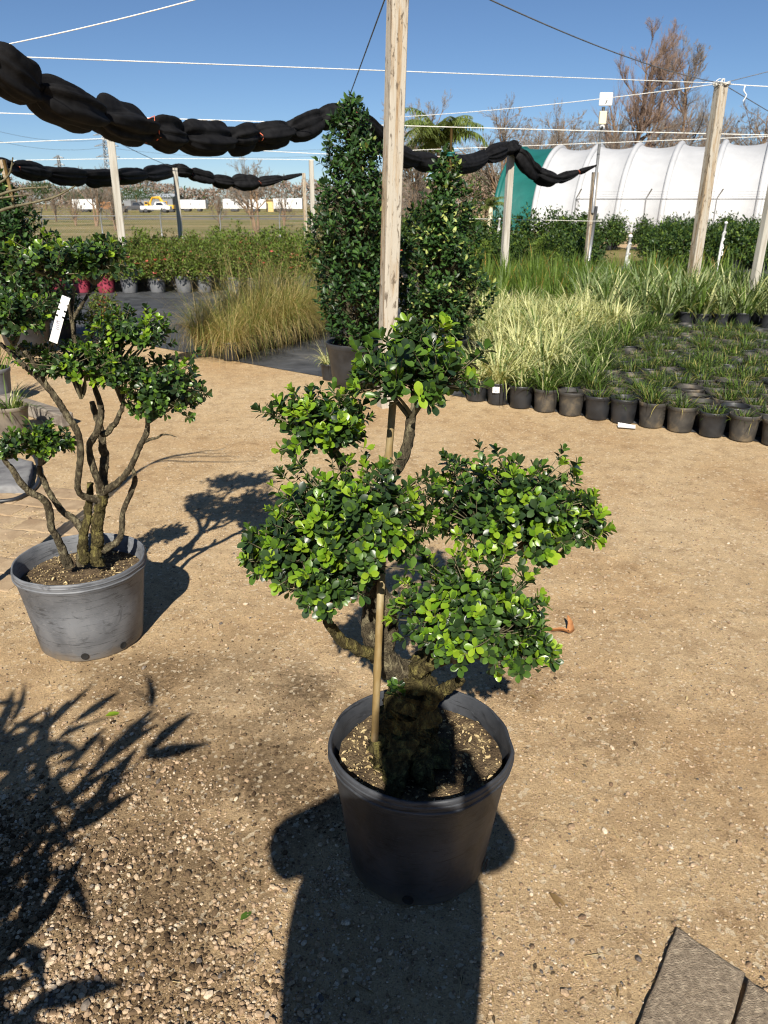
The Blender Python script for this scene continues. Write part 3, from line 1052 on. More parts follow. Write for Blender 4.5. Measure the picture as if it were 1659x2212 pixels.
LM = .0238
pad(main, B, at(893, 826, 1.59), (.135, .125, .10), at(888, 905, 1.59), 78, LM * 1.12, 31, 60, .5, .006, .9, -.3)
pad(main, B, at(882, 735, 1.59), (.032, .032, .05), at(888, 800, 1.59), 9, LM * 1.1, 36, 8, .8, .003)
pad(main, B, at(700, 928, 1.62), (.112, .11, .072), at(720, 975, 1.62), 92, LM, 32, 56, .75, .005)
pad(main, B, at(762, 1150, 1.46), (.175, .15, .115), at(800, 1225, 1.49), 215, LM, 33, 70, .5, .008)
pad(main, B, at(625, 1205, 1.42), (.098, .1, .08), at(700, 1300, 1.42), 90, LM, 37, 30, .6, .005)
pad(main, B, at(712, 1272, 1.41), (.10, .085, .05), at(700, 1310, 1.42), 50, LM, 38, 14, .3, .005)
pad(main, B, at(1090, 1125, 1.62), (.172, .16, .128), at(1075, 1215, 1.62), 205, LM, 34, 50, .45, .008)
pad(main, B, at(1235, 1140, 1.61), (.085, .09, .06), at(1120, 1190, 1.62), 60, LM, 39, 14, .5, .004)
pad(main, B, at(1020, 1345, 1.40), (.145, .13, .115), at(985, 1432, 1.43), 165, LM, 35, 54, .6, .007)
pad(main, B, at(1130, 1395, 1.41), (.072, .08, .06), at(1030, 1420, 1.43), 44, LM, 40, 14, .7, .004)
pad(main, B, at(858, 1480, 1.47), (.012, .012, .012), at(866, 1500, 1.48), 2, LM, 41, 0, .5, .002)

# ------------------------------------------------------------------ left topiary
BL = np.array([-1.124, 2.575, 0.0])
lt_ = thing('potted_topiary', 'multi stemmed cloud pruned tree in the faded grey pot beside the brick paving', 'potted tree', BL)
rim_pot(lt_, .232, .186, .338, .045, 'pot_left', .028, 61, (-1.35, -.62, .8, 2.4), .268, 140)
mb = MB()
for i, (p, r_) in enumerate([
    ([at(152, 1222, 2.56), at(134, 1185, 2.55), at(115, 1149, 2.53), at(99, 1084, 2.5), at(60, 1056, 2.47), at(24, 1014, 2.45), at(5, 985, 2.45)], [.028, .021, .019, .018, .017, .013, .010]),
    ([at(178, 1220, 2.6), at(174, 1140, 2.6), at(131, 1097, 2.6), at(91, 1034, 2.58), at(84, 1005, 2.57)], [.026, .020, .015, .014, .010]),
    ([at(182, 1218, 2.56), at(180, 1170, 2.56), at(190, 1117, 2.57), at(194, 1043, 2.6)], [.028, .022, .020, .016]),
    ([at(208, 1222, 2.58), at(214, 1117, 2.58), at(222, 1062, 2.58)], [.034, .027, .028]),
    ([at(222, 1066, 2.57), at(209, 1030, 2.54), at(194, 967, 2.54), at(214, 923, 2.54), at(216, 872, 2.56), at(190, 800, 2.57), at(162, 740, 2.58), at(156, 680, 2.58), at(160, 622, 2.59)], [.022, .017, .017, .016, .014, .011, .010, .009, .007]),
    ([at(222, 1062, 2.6), at(226, 995, 2.63), at(216, 927, 2.64), at(199, 866, 2.64)], [.025, .021, .018, .013]),
    ([at(214, 1078, 2.57), at(172, 1062, 2.52), at(174, 995, 2.48), at(169, 937, 2.46), at(146, 898, 2.45), at(122, 862, 2.45), at(98, 833, 2.45), at(66, 800, 2.45), at(28, 764, 2.45), at(0, 742, 2.45)], [.020, .015, .016, .016, .015, .015, .014, .012, .010, .008]),
    ([at(222, 1060, 2.58), at(253, 1046, 2.56), at(286, 998, 2.55), at(313, 943, 2.54), at(320, 915, 2.54)], [.022, .017, .015, .014, .010]),
    ([at(316, 953, 2.54), at(338, 945, 2.52), at(358, 938, 2.51), at(382, 944, 2.5)], [.008, .006, .004, .002]),
    ([at(218, 1195, 2.58), at(257, 1161, 2.62), at(268, 1101, 2.63), at(291, 1040, 2.63), at(284, 1010, 2.62)], [.022, .017, .014, .013, .010]),
    ([at(222, 940, 2.58), at(250, 912, 2.57), at(268, 868, 2.56)], [.016, .013, .009]),
    ([at(156, 700, 2.58), at(140, 632, 2.55), at(117, 607, 2.54), at(99, 588, 2.53)], [.008, .007, .006, .005]),
    ([at(158, 688, 2.58), at(187, 642, 2.6), at(206, 612, 2.6)], [.008, .007, .005]),
    ([at(120, 860, 2.45), at(70, 780, 2.42), at(40, 745, 2.4)], [.012, .01, .008]),
]):
    mb = MB()
    stem(mb, sub(p, BL), [x * .70 for x in r_], 90, 14, 0, .17, 110 + i)
    part('trunk' if i in (0, 1, 2, 3) else 'branch', mb, 'bark_moss' if i in (2, 3) else 'bark', lt_)
LL = .0245
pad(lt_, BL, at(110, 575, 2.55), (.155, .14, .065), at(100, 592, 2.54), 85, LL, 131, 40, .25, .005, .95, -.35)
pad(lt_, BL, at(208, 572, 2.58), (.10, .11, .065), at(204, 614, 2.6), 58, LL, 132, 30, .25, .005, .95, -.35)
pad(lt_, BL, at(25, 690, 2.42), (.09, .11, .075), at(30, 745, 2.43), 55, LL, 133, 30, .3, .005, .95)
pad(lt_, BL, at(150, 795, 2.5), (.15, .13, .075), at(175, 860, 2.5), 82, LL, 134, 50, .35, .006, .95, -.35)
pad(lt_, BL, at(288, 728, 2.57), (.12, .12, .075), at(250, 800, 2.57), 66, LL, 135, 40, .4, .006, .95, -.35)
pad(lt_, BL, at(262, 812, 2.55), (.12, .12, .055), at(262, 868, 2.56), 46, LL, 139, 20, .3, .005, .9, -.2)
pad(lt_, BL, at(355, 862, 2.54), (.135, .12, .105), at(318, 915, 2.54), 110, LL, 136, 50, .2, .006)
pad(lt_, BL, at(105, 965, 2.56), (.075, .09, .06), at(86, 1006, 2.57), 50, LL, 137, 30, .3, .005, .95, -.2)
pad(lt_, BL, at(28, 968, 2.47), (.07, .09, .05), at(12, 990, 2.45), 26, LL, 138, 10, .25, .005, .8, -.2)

# slotted tag hanging in the left tree
TC = at(129, 690, 2.40)
tg = thing('plant_tag', 'white slotted plastic plant tag hanging in the multi stemmed tree', 'tag', TC)
ux = nrm(at(141, 640, 2.40) - at(113, 738, 2.40))            # long axis
uy = nrm(np.cross(ux, [0, 1, .25]))
uz = np.cross(ux, uy)
Rt = np.stack([ux, uy, uz], -1)
out = [(-.075, -.0125), (-.075, .0125)]
hw = .0125
edge = []
for x0 in (.008, .027):
    edge += [(x0, hw), (x0, hw - .006), (x0 + .006, hw - .007), (x0 + .006, hw)]
edge += [(.047, hw), (.049, hw - .005), (.053, hw), (.074, hw), (.074, -hw), (.053, -hw), (.049, -hw + .005), (.047, -hw)]
for x0 in (.027, .008):
    edge += [(x0 + .006, -hw), (x0 + .006, -hw + .007), (x0, -hw + .006), (x0, -hw)]
outl = np.array([(-.076, -hw)] + [(-.076, hw)] + edge)
mb = MB()
k = len(outl)
bend = lambda x: .006 * np.cos(x * 22)
Vt = np.column_stack([outl, bend(outl[:, 0]) + .0008])
Vb = np.column_stack([outl, bend(outl[:, 0]) - .0008])
tri = bpy.data.meshes.new('tmp')
mb.V = [np.concatenate([Vt, Vb]) @ Rt.T]
mb.n = 2 * k
mb.F = [(np.array([list(range(k))]), np.array([0])), (np.array([list(range(2 * k - 1, k - 1, -1))]), np.array([0])), (np.array([[i, k + i, k + (i + 1) % k, (i + 1) % k] for i in range(k)]), np.zeros(k, int))]
part('strip', mb, 'white_plastic', tg, False)
mb = MB()
for (x, y, lx, ly) in ((-.004, .0, .002, .011), (-.011, .0, .002, .011), (-.0075, .005, .008, .002), (-.017, .0, .002, .010), (-.023, -.001, .002, .009), (-.029, -.001, .002, .008)):
    box(mb, (Rt @ np.array([x, y, bend(np.array(x)) + .0012])), (lx, ly, .0004), 0, Rt)
part('lettering', mb, 'print_grey', tg, False)

# ------------------------------------------------------------------ posts
def post(name, label, p0, p1, w, m, rz=.5, cat='post', group=None, rope=False, chk=0):
    p0, p1 = np.asarray(p0, float), np.asarray(p1, float)
    t = thing(name, label, cat, p0, 0, group)
    d = p1 - p0
    n = 14
    s = np.linspace(0, 1, n)
    C = d[None] * s[:, None]
    c = w / 2
    b = w * .06
    ring = np.array([[-c + b, -c], [c - b, -c], [c, -c + b], [c, c - b], [c - b, c], [-c + b, c], [-c, c - b], [-c, -c + b]]) @ rotz(rz)[:2, :2].T
    r = np.random.default_rng(int(w * 1e4) + int(p0[0] * 100) % 77 + 3)
    V = C[:, None] + np.concatenate([ring, np.zeros((8, 1))], 1)[None] * (1 + r.normal(0, .008, (n, 1, 1)))
    V[0, :, 2] -= .05
    Fq = [[a * 8 + i, a * 8 + (i + 1) % 8, a * 8 + 8 + (i + 1) % 8, a * 8 + 8 + i] for a in range(n - 1) for i in range(8)]
    mb = MB().add(V.reshape(-1, 3), Fq)
    mb.F.append((np.array([[(n - 1) * 8 + i for i in range(8)]]), np.array([0])))
    part('timber', mb, m, t, False)
    if rope:
        mb = MB()
        r = np.random.default_rng(5)
        for k in range(5):
            a = np.linspace(0, 2 * math.pi * .9, 16) + r.uniform(0, 6)
            rr = w * r.uniform(.62, .85)
            P = np.stack([d[0] + rr * np.cos(a), d[1] + rr * np.sin(a), d[2] - .02 + r.normal(0, .012, 16) + k * .006], -1)
            tubes(mb, smooth_path(P, 40)[None], np.full((1, 40), .0045), 5)
        for k in range(4):
            x = r.normal(0, .08, 3) * [1, .5, .3]
            P = np.array([[d[0], d[1], d[2]], [d[0] + x[0] * .6, d[1] - w * .6, d[2] + .05], [d[0] + x[0] * 1.3, d[1] - w * .7, d[2] + .01], [d[0] + x[0], d[1] - w * .6, d[2] - .04]])
            tubes(mb, smooth_path(P, 20)[None], np.full((1, 20), .0045), 5)
        part('knot', mb, 'rope', t)
    return t


YM = 6.2
pm = post('timber_post', 'thick weathered timber post with twine round it, between the two cone trees', gr(833, 868) * [1, 0, 1] + [0, YM, 0], at(862, -95, YM - .15), .118, 'post', .38)
PMT = at(862, -95, YM - .15)
mb = MB()
z = at(846, 540, YM)
a_ = np.linspace(0, 2 * math.pi, 33)
sq = np.maximum(np.abs(np.cos(a_ - .38)), np.abs(np.sin(a_ - .38)))
P = np.stack([.0625 / sq * np.cos(a_), .0625 / sq * np.sin(a_), 0 * a_], -1) + z - np.array(pm.location)
tubes(mb, P[None], np.full((1, 33), .0035), 6)
part('twine', mb, 'twine', pm)
YD = 12.9
pd_ = at(1505, 640, YD)
pd_[2] = 0
PDT = at(1559, 180, YD)
post('timber_post', 'weathered timber post with a big rope knot on top before the white greenhouse', gr(1, 1) * 0 + [PDT[0] - .02, YD, 0], PDT, .148, 'post', .3, rope=True)
YA = 16.0
PAT = at(239, 299, YA)
post('timber_post', 'pale timber post rising from the azalea bed with lashed rope top', [PAT[0] - .02, YA, 0], PAT, .14, 'post_white', .3, rope=True)
YB = 21.4
PBT = at(378, 363, YB)
post('timber_post', 'pale timber post holding up the middle of the far cloth roll', [PBT[0] - .02, YB, 0], PBT, .12, 'post_white', .2)
PC1 = at(656, 374, 25)
post('timber_post', 'short grey brown timber post at the tail end of the far cloth roll', [PC1[0], 25, 0], PC1, .10, 'post', .2)
PC2 = at(672, 346, 21)
post('timber_post', 'pale post standing close behind the dark green cone tree', [PC2[0], 21, 0], PC2, .11, 'post_white', .2)
YE = 16.0
PET = at(1104, 330, YE)
post('timber_post', 'pale timber post holding the near cloth roll before the green greenhouse end', [PET[0] - .02, YE, 0], PET, .12, 'post_white', .3)
PGT = at(1672, 400, 11.5)
PGT[2] = 2.6
post('timber_post', 'pale timber post beside the strappy leaved bed at the greenhouse side', [PGT[0] - .05, 11.5, 0], PGT, .10, 'post_white', .3)
PHT = at(6, 345, 13)
post('timber_post', 'slim pale post where the far cloth roll begins', [PHT[0] + .05, 13, 0], PHT, .09, 'post', .3)

# pole with antenna
YF = 17.8
PFT = at(1286, 372, YF)
pf = thing('antenna_pole', 'pole with white antenna panel, beige box and round camera on top', 'pole', (PFT[0], YF, 0))
o_ = np.array(pf.location)
mb = MB()
box(mb, (0, 0, PFT[2] / 2 - .02), (.11, .11, PFT[2] + .04), 0, rotz(.3), .008)
part('timber', mb, 'post', pf, False)
mb = MB()
top = at(1302, 232, YF) - o_
tubes(mb, np.array([[[.0, -.09, PFT[2] - .8], [.0, -.085, PFT[2]], [top[0], -.08, top[2]]]]), np.full((1, 3), .03), 10, 0, True)
part('pipe', mb, 'steel', pf)
mb = MB()
p2 = at(1272, 540, YF) - o_
tubes(mb, np.array([[[p2[0] - .02, -.05, -.03], [p2[0] + .06, -.05, 1.5]]]), np.full((1, 2), .035), 10, 0, True)
part('brace', mb, 'steel', pf)
mb = MB()
tp = at(1305, 216, YF) - o_
box(mb, (tp[0], -.14, tp[2]), (.27, .03, .24), 0, None, .012)
pa = part('antenna_panel', mb, 'white_plastic', pf, False)
mb = MB()
box(mb, (tp[0] + .01, -.157, tp[2] - .05), (.02, .006, .08), 0, np.array([[.94, 0, .34], [0, 1, 0], [-.34, 0, .94]]))
part('bracket', mb, 'dark_metal', pa, False)
mb = MB()
bp = at(1298, 256, YF) - o_
box(mb, (bp[0], -.14, bp[2]), (.15, .08, .24), 0, None, .012)
part('junction_box', mb, 'beige', pf, False)
mb = MB()
cp_ = at(1297, 276, YF) - o_
b = MB()
lathe(b, [(.001, -.05), (.04, -.045), (.05, -.02), (.05, .03), (.03, .05), (.001, .055)], 16)
V = np.concatenate(b.V)
mb.add(np.stack([V[:, 0], V[:, 2], -V[:, 1]], -1) + [cp_[0], -.13, cp_[2]], b.F[0][0])
cm_ = part('security_camera', mb, 'white_plastic', pf)
mb = MB()
b = MB()
lathe(b, [(.001, 0), (.028, 0), (.03, .006), (.03, .02)], 16)
V = np.concatenate(b.V)
mb.add(np.stack([V[:, 0] - .012, V[:, 2] - .056, -V[:, 1] - .008], -1) + [cp_[0], -.13, cp_[2]], b.F[0][0])
part('lens', mb, 'glass_dark', cm_)

# ------------------------------------------------------------------ wires
def cable(name, label, p0, p1, r=.005, m='rope', sag=.0, group=None):
    p0, p1 = np.asarray(p0, float), np.asarray(p1, float)
    s = np.linspace(0, 1, 26)
    P = p0 + (p1 - p0) * s[:, None]
    P[:, 2] -= 4 * sag * s * (1 - s)
    mb = MB()
    tubes(mb, (P - p0)[None], np.full((1, 26), r), 6, 0, True)
    return tag(link(name, mb.mesh(name, m), None, p0), label, 'rope' if m == 'rope' else 'wire', group)


cable('rope_line', 'white rope running to the rope knot post, crossing behind the thick post', at(-120, 117, 7), PDT + [0, 0, .0], .005, 'rope', .0)
cable('rope_line', 'white rope strung level across the nursery above the cone trees', at(-120, 240, 13), at(1760, 294, 13), .0062, 'rope', .02)
cable('rope_line', 'white rope leading into the lashed top of the azalea bed post', at(-120, 313, 15), PAT, .0068, 'rope', 0)
cable('rope_line', 'white rope from the lashed azalea bed post on behind the dark cone tree', PAT, at(1105, 336, 19), .0075, 'rope', .12)
cable('rope_line', 'faint rope rising over the greenhouse towards the side bed', at(880, 325, 19), at(1760, 291, 16), .0068, 'rope', 0)
cable('rope_line', 'thin white rope running just over the far cloth roll', at(-60, 349, 21), at(700, 346, 21), .007, 'rope', -.05)
cable('rope_line', 'white rope rising from the tied near cloth roll into the sky', at(4, 98, 5.45), at(470, -14, 5.0), .0034, 'rope', .01)
cable('rope_line', 'white rope slanting down from the rope knot post behind the thick post', PDT, at(860, 253, 17), .006, 'rope', .05)
cable('rope_line', 'white rope leading off from the rope knot post past the side bed', PDT, at(1780, 188, 13.0), .006, 'rope', .02)
cable('guy_wire', 'dark wire running down to the cloth roll crest at the dark cone tree', at(838, -20, 6.4), at(746, 232, 10.2), .006, 'wire')
cable('guy_wire', 'dark wire sagging from the thick post to the rope knot post', PMT, PDT, .0055, 'wire', .10)
cable('guy_wire', 'dark wire rising away from the rope knot post', PDT, at(1790, 122, 13.2), .006, 'wire')
cable('guy_wire', 'dark wire dropping away from the rope knot post', PDT, at(1760, 300, 14.5), .006, 'wire')
cable('guy_wire', 'dark wire slanting from the lashed azalea post to the middle cloth post', PAT, PBT, .006, 'wire', .03)
cable('guy_wire', 'low yellowish string stretched across before the green greenhouse end', at(1000, 472, 17), at(1300, 478, 17.7), .005, 'rope')

# hanging rope end
mb = MB()
P = smooth_path([at(1610, 184, 12.9), at(1607, 196, 12.88), at(1612, 206, 12.88), at(1605, 219, 12.88)], 20)
tubes(mb, (P - P[0])[None], np.full((1, 20), .008), 6, 0, True)
tag(link('rope_end', mb.mesh('rope_end', 'rope'), None, P[0]), 'short white rope end dangling beside the rope knot post', 'rope')


# ------------------------------------------------------------------ rolled shade cloth
def cloth_roll(label, ctrl, rads, ties, seed, orange=True):
    """ctrl [(px,py,Y)], rads radius per ctrl, ties px positions"""
    pts = np.array([at(*c) for c in ctrl])
    px = np.array([c[0] for c in ctrl], float)
    n = 260
    q = smooth_path(np.column_stack([pts, rads, px]), n)
    base = q[n // 2, :3].copy()
    base[2] = 0
    t = thing('rolled_shade_cloth', label, 'shade cloth', base)
    r = np.random.default_rng(seed)
    R = q[:, 3].copy()
    ties = np.array(ties, float)
    dist = np.abs(q[:, 4][:, None] - ties[None]).min(1)
    gap = np.interp(q[:, 4], ties, np.gradient(ties)) * .5
    x = np.clip(dist / np.maximum(gap, 8), 0, 1)
    R = R * (.42 + .72 * np.sqrt(np.clip(1 - (1 - x) ** 2, 0, 1)))
    sides = 54
    a = np.arange(sides) / sides * 2 * math.pi
    P = q[:, :3] - base
    T = nrm(np.gradient(P, axis=0))
    U = nrm(np.cross(T, [0, 0, 1.0]))
    W = np.cross(T, U)
    seg = np.searchsorted(ties, q[:, 4])
    fold = np.zeros((n, sides))
    for kk in (3, 4, 5, 7, 9, 12, 15):
        ph = r.uniform(0, 6.3, len(ties) + 2)
        am = r.uniform(.03, .10, len(ties) + 2) * 3.2 / kk ** .85
        fold += am[seg][:, None] * np.sin(kk * a[None] + ph[seg][:, None] + 1.2 * q[:, 4][:, None] / 100)
    pin = (1 - x)[:, None]
    fold *= (1 + 1.5 * pin)
    lump = .05 * vnoise(np.arange(n)[:, None] * .11 + 3, a[None] * 1.1, 1.5, seed) + .03 * vnoise(np.arange(n)[:, None] * .35 + 3, a[None] * 2.0, 1.5, seed + 1)
    RR = R[:, None] * (1 + fold + lump)
    V = P[:, None] + RR[..., None] * (np.cos(a)[None, :, None] * U[:, None] + np.sin(a)[None, :, None] * W[:, None] * .92)
    V[..., 2] -= (R * .12)[:, None]
    i, j = np.arange(n - 1)[:, None] * sides, np.arange(sides)[None]
    mb = MB().add(V.reshape(-1, 3), np.stack([i + j, i + (j + 1) % sides, i + sides + (j + 1) % sides, i + sides + j], -1).reshape(-1, 4))
    part('cloth', mb, 'cloth', t)
    for kk, tx in enumerate(ties):
        if tx < px[0] or tx > px[-1]:
            continue
        ix = int(np.argmin(np.abs(q[:, 4] - tx)))
        aa = np.linspace(0, 2 * math.pi, 25)
        rr = np.interp(aa, np.append(a, 2 * math.pi), np.append(RR[ix], RR[ix, 0])) * 1.015 + .004
        C = P[ix] + rr[:, None] * (np.cos(aa)[:, None] * U[ix] + np.sin(aa)[:, None] * W[ix] * .92) - np.array([0, 0, R[ix] * .12]) + T[ix] * .02 * np.sin(aa)[:, None]
        mb = MB()
        tubes(mb, C[None], np.full((1, 25), .0042), 5)
        e = np.array([P[ix] + W[ix] * R[ix] * .8, P[ix] + W[ix] * R[ix] * 1.15 - U[ix] * .02, P[ix] + W[ix] * R[ix] * 1.0 - U[ix] * .09 + T[ix] * r.normal(0, .05), P[ix] + W[ix] * R[ix] * .45 - U[ix] * R[ix] * 1.1 + T[ix] * r.normal(0, .08)])
        tubes(mb, smooth_path(e, 16)[None], np.full((1, 16), .0048), 5)
        part('tie', mb, 'twine' if kk % 3 == 0 else 'cloth', t)
    return t


cloth_roll('long black rolled shade cloth sagging over the cone trees to the antenna pole',
           [(-90, 60, 5.2), (-30, 118, 5.35), (20, 160, 5.5), (80, 195, 5.75), (145, 222, 6.0), (210, 247, 6.4), (270, 264, 6.8), (330, 281, 7.2), (390, 292, 7.6), (450, 299, 8.0), (500, 297, 8.4), (545, 291, 8.8), (600, 287, 9.2), (650, 273, 9.6), (700, 252, 10.0), (735, 243, 10.3), (780, 262, 10.8), (825, 308, 11.4), (870, 337, 12.0), (950, 352, 13.0), (1010, 351, 14.0), (1060, 333, 15.0), (1106, 317, 15.85), (1122, 330, 15.9), (1145, 364, 16.2), (1190, 384, 16.7), (1228, 378, 17.1), (1288, 357, 17.7)],
           [.12] * 3 + [.12, .125, .125, .125, .13, .13, .13, .13, .13, .125, .125, .125, .12, .12, .13, .13, .135, .13, .13, .12, .12, .14, .13, .085, .015],
           [-40, 72, 212, 320, 388, 492, 546, 622, 690, 760, 830, 898, 950, 1048, 1088, 1118, 1160, 1205, 1250], 71)
cloth_roll('thinner black rolled shade cloth hung over the azalea bed posts',
           [(-60, 350, 12.8), (8, 356, 13.2), (60, 366, 14), (100, 373, 14.6), (180, 380, 16), (245, 379, 17.4), (312, 376, 19.5), (372, 367, 21.8), (395, 367, 22.1), (425, 378, 22.6), (475, 389, 23.2), (530, 394, 23.8), (575, 391, 24.2), (652, 376, 25.0)],
           [.10, .10, .145, .145, .15, .15, .16, .15, .15, .15, .15, .2, .13, .03],
           [30, 100, 180, 253, 310, 372, 410, 460, 500, 560, 610], 72)


# ------------------------------------------------------------------ cone trees
def cone_tree(name, label, loc, H, Rm, seed, potr, poth, cream=.04, mid=.25, ntip=760, L=.055, z0=None, single=60, potm='pot_black', cp=((0, .08, .25, .5, .7, .85, 1), (.55, .85, 1, .85, .6, .33, .08))):
    r = np.random.default_rng(seed)
    t = thing(name, label, 'potted tree', loc)
    mb = MB()
    lathe(mb, pot_profile(potr, potr * .8, poth, .05), 40, 0, .01, seed)
    part('pot', mb, potm, t)
    part('soil', soil_mb(potr - .02, poth - .05, 10, .008, seed), 'soil', t)
    mb = MB()
    for k in range(4):
        a = r.uniform(0, 6.28)
        d = .05 * np.array([math.cos(a), math.sin(a), 0])
        stem(mb, [d + [0, 0, poth - .07], d * 1.6 + [0, 0, poth + .35], d * .8 + [0, 0, H * .6], [0, 0, H * (.85 + .03 * k)]], [.02, .016, .012, .004], 20, 7, 0, .12, seed + k)
    part('trunk', mb, 'bark', t)
    z0 = z0 or poth + .02
    # tips over the cone's volume
    h = r.uniform(0, 1, ntip * 3)
    prof = np.interp(h, *cp)
    keep = r.uniform(0, 1, len(h)) < prof ** .9
    h, prof = h[keep][:ntip], prof[keep][:ntip]
    n = len(h)
    a = r.uniform(0, 2 * math.pi, n)
    lumps = 1 + .34 * vnoise(np.cos(a) * 1.6 + 5, np.sin(a) * 1.6 + h * 7, 1.4, seed)
    q = r.uniform(0, 1, n) ** .35
    rad = Rm * prof * q * lumps
    tips = np.stack([rad * np.cos(a), rad * np.sin(a), z0 + h * (H - z0)], -1)
    ax = np.stack([0 * a, 0 * a, tips[:, 2] - rad * .7], -1)
    ax[:, 2] = np.maximum(ax[:, 2], poth)
    s = np.linspace(.15, 1, 4)[None, :, None]
    mb = MB()
    TP = ax[:, None] + (tips - ax)[:, None] * s + r.normal(0, .01, (n, 4, 3)) * (s < 1)
    tubes(mb, TP, np.linspace(.0035, .0015, 4)[None].repeat(n, 0), 3, 3)
    d = nrm(nrm(tips - ax) + [0, 0, .5] + r.normal(0, .25, (n, 3)))
    s1 = perp(d, r)
    s2 = np.cross(d, s1)
    DI, NO, PO, LE, MA = [], [], [], [], []
    for k in range(7):
        al = np.radians(60 - 9 * k) + r.normal(0, .25, n)
        an = k * 2.4 + r.normal(0, .3, n)
        side = np.cos(an)[:, None] * s1 + np.sin(an)[:, None] * s2
        DI.append(np.cos(al)[:, None] * side + np.sin(al)[:, None] * d)
        NO.append(d * np.cos(al)[:, None] - side * np.sin(al)[:, None] + r.normal(0, .25, (n, 3)))
        PO.append(tips - d * (.013 * k))
        LE.append(L * r.uniform(.65, 1.2, n))
        x = r.uniform(0, 1, n)
        MA.append(np.where((x < cream) & (q > .6), 2, np.where(x < mid, 1, 0)))
    DI, NO, PO, LE, MA = [np.concatenate(v) for v in (DI, NO, PO, LE, MA)]
    Mx = frames(DI, NO) * LE[:, None, None]
    tc = nrm(np.array([0, 0, HC]) - np.asarray(loc) - [0, 0, 1.2])
    cen = PO + DI * (LE * .5)[:, None]
    fit = (cen * tc * [1, 1, 0]).sum(-1) / Rm / np.interp(cen[:, 2], [z0, H], [1, .4]) + .5 * np.abs((Mx[:, :, 2] / LE[:, None] * tc).sum(-1)) + r.normal(0, .15, len(LE))
    order = np.argsort(-fit)
    sel, rest = order[:single], order[single:]
    mats = ['leaf_cone', 'leaf_cone_mid', 'leaf_cream', 'twig']
    inst(mb, LEAF_EL, Mx[rest], PO[rest], MA[rest])
    cr = part('crown', mb, mats, t, True, 'stuff')
    key = 'cone_leaf'
    if key not in CACHE:
        CACHE[key] = [MB().add(*LEAF_EL).mesh('leaf', m) for m in mats[:3]]
    for i in sel:
        m4 = Matrix([[*Mx[i, a_], PO[i, a_]] for a_ in range(3)] + [[0, 0, 0, 1]])
        link('leaf', CACHE[key][MA[i]], cr, mtx=m4)
    return t


CACHE = {}
c1 = cone_tree('cone_tree', 'tall dark green cone shaped tree in a black pot beside the thick post', (-.25, 7.0, 0), 2.36, .385, 201, .27, .40, .014, .28, 1150, .056, None, 150, 'pot_black', ((0, .1, .3, .55, .7, .85, .95, 1), (.5, .82, 1, 1, .76, .6, .34, .08)))
c2 = cone_tree('cone_tree', 'cream flecked cone shaped tree with pale stake in a black pot', (.52, 7.25, 0), 2.02, .41, 202, .27, .40, .10, .42, 1050, .056, None, 150)
mb = MB()
tubes(mb, np.array([[[.06, -.02, .33], [.055, -.02, 1.2], [.05, -.02, 2.14]]]), np.array([[.014, .014, .013]]), 8, 0, True)
part('stake', mb, 'bamboo', c2)
mb = MB()
a_ = np.linspace(0, 2 * math.pi, 16)
for dz in (0, .02):
    tubes(mb, np.stack([.05 + .03 * np.cos(a_), -.02 + .03 * np.sin(a_), 1.93 + dz + 0 * a_], -1)[None], np.full((1, 16), .009), 5)
part('tie', mb, 'greenhouse_green', c2)
cl = at(15, 480, 8.6)
c3 = cone_tree('cone_tree', 'wide dark evergreen cone tree with slim stake near the far cloth roll start', (cl[0], 8.6, 0), 1.86, .52, 203, .27, .38, .01, .25, 1000, .06, None, 60)
mb = MB()
q0 = at(22, 408, 8.55) - np.array([cl[0], 8.6, 0])
q1 = at(8, 345, 8.55) - np.array([cl[0], 8.6, 0])
tubes(mb, np.array([[[q0[0] + .05, -.04, .3], q0, q1]]), np.full((1, 3), .018), 8, 0, True)
part('stake', mb, 'bamboo', c3)

# ------------------------------------------------------------------ shared meshes for potted plants
def mesh_pot(rt, rb, h, rim, mat, name='pot', seg=22):
    mb = MB()
    lathe(mb, pot_profile(rt, rb, h, rim, .003), seg, 0, .008, int(rt * 1000))
    return mb.mesh(name, mat)


def soil_mesh(r, z):
    return soil_mb(r, z, 6, .004, 3).mesh('soil', 'soil_shade')


POT = {}
POT['small'] = [mesh_pot(.102, .083, .185, .03, m) for m in ('pot_black', 'pot_dusty', 'pot_dusty')]
SOIL_S = soil_mesh(.095, .155)
POT['mid'] = [mesh_pot(.15, .12, .27, .035, m) for m in ('pot_black', 'pot_dusty')]
POT['grey'] = [mesh_pot(.165, .135, .30, .035, 'pot_grey')]
POT['red'] = [mesh_pot(.165, .135, .30, .035, 'pot_red')]
SOIL_M = soil_mesh(.14, .235)


def tuft_meshes(name, mats, n, fn):
    out = []
    for k in range(n):
        mb = MB()
        fn(mb, np.random.default_rng(300 + k * 7 + len(name)))
        out.append(mb.mesh(name, mats))
    return out


def f_mondo(mb, r):
    blades(mb, 95, .07, .12, .035, .0065, .5, 1.1, 4, (0, 1, 2), (.45, .4, .15), r, .5, 1, .155)


def f_flax(mb, r):
    blades(mb, 85, .07, .36, .08, .014, .35, 1.6, 6, (0, 1, 2), (.62, .25, .13), r, .6, 1, .155)


def f_mixed(mb, r):
    blades(mb, 90, .07, .24, .06, .010, .4, 1.5, 5, (0, 1, 2), (.12, .6, .28), r, .6, 1, .155)


def f_iris(mb, r):
    blades(mb, 64, .10, .56, .12, .018, .2, .4, 5, (0, 1, 2), (.62, .33, .05), r, .6, 1, .155)


def f_dian(mb, r):
    blades(mb, 60, .08, .48, .12, .024, .3, .95, 5, (0, 1, 2), (.5, .3, .2), r, .6, 1, .1)


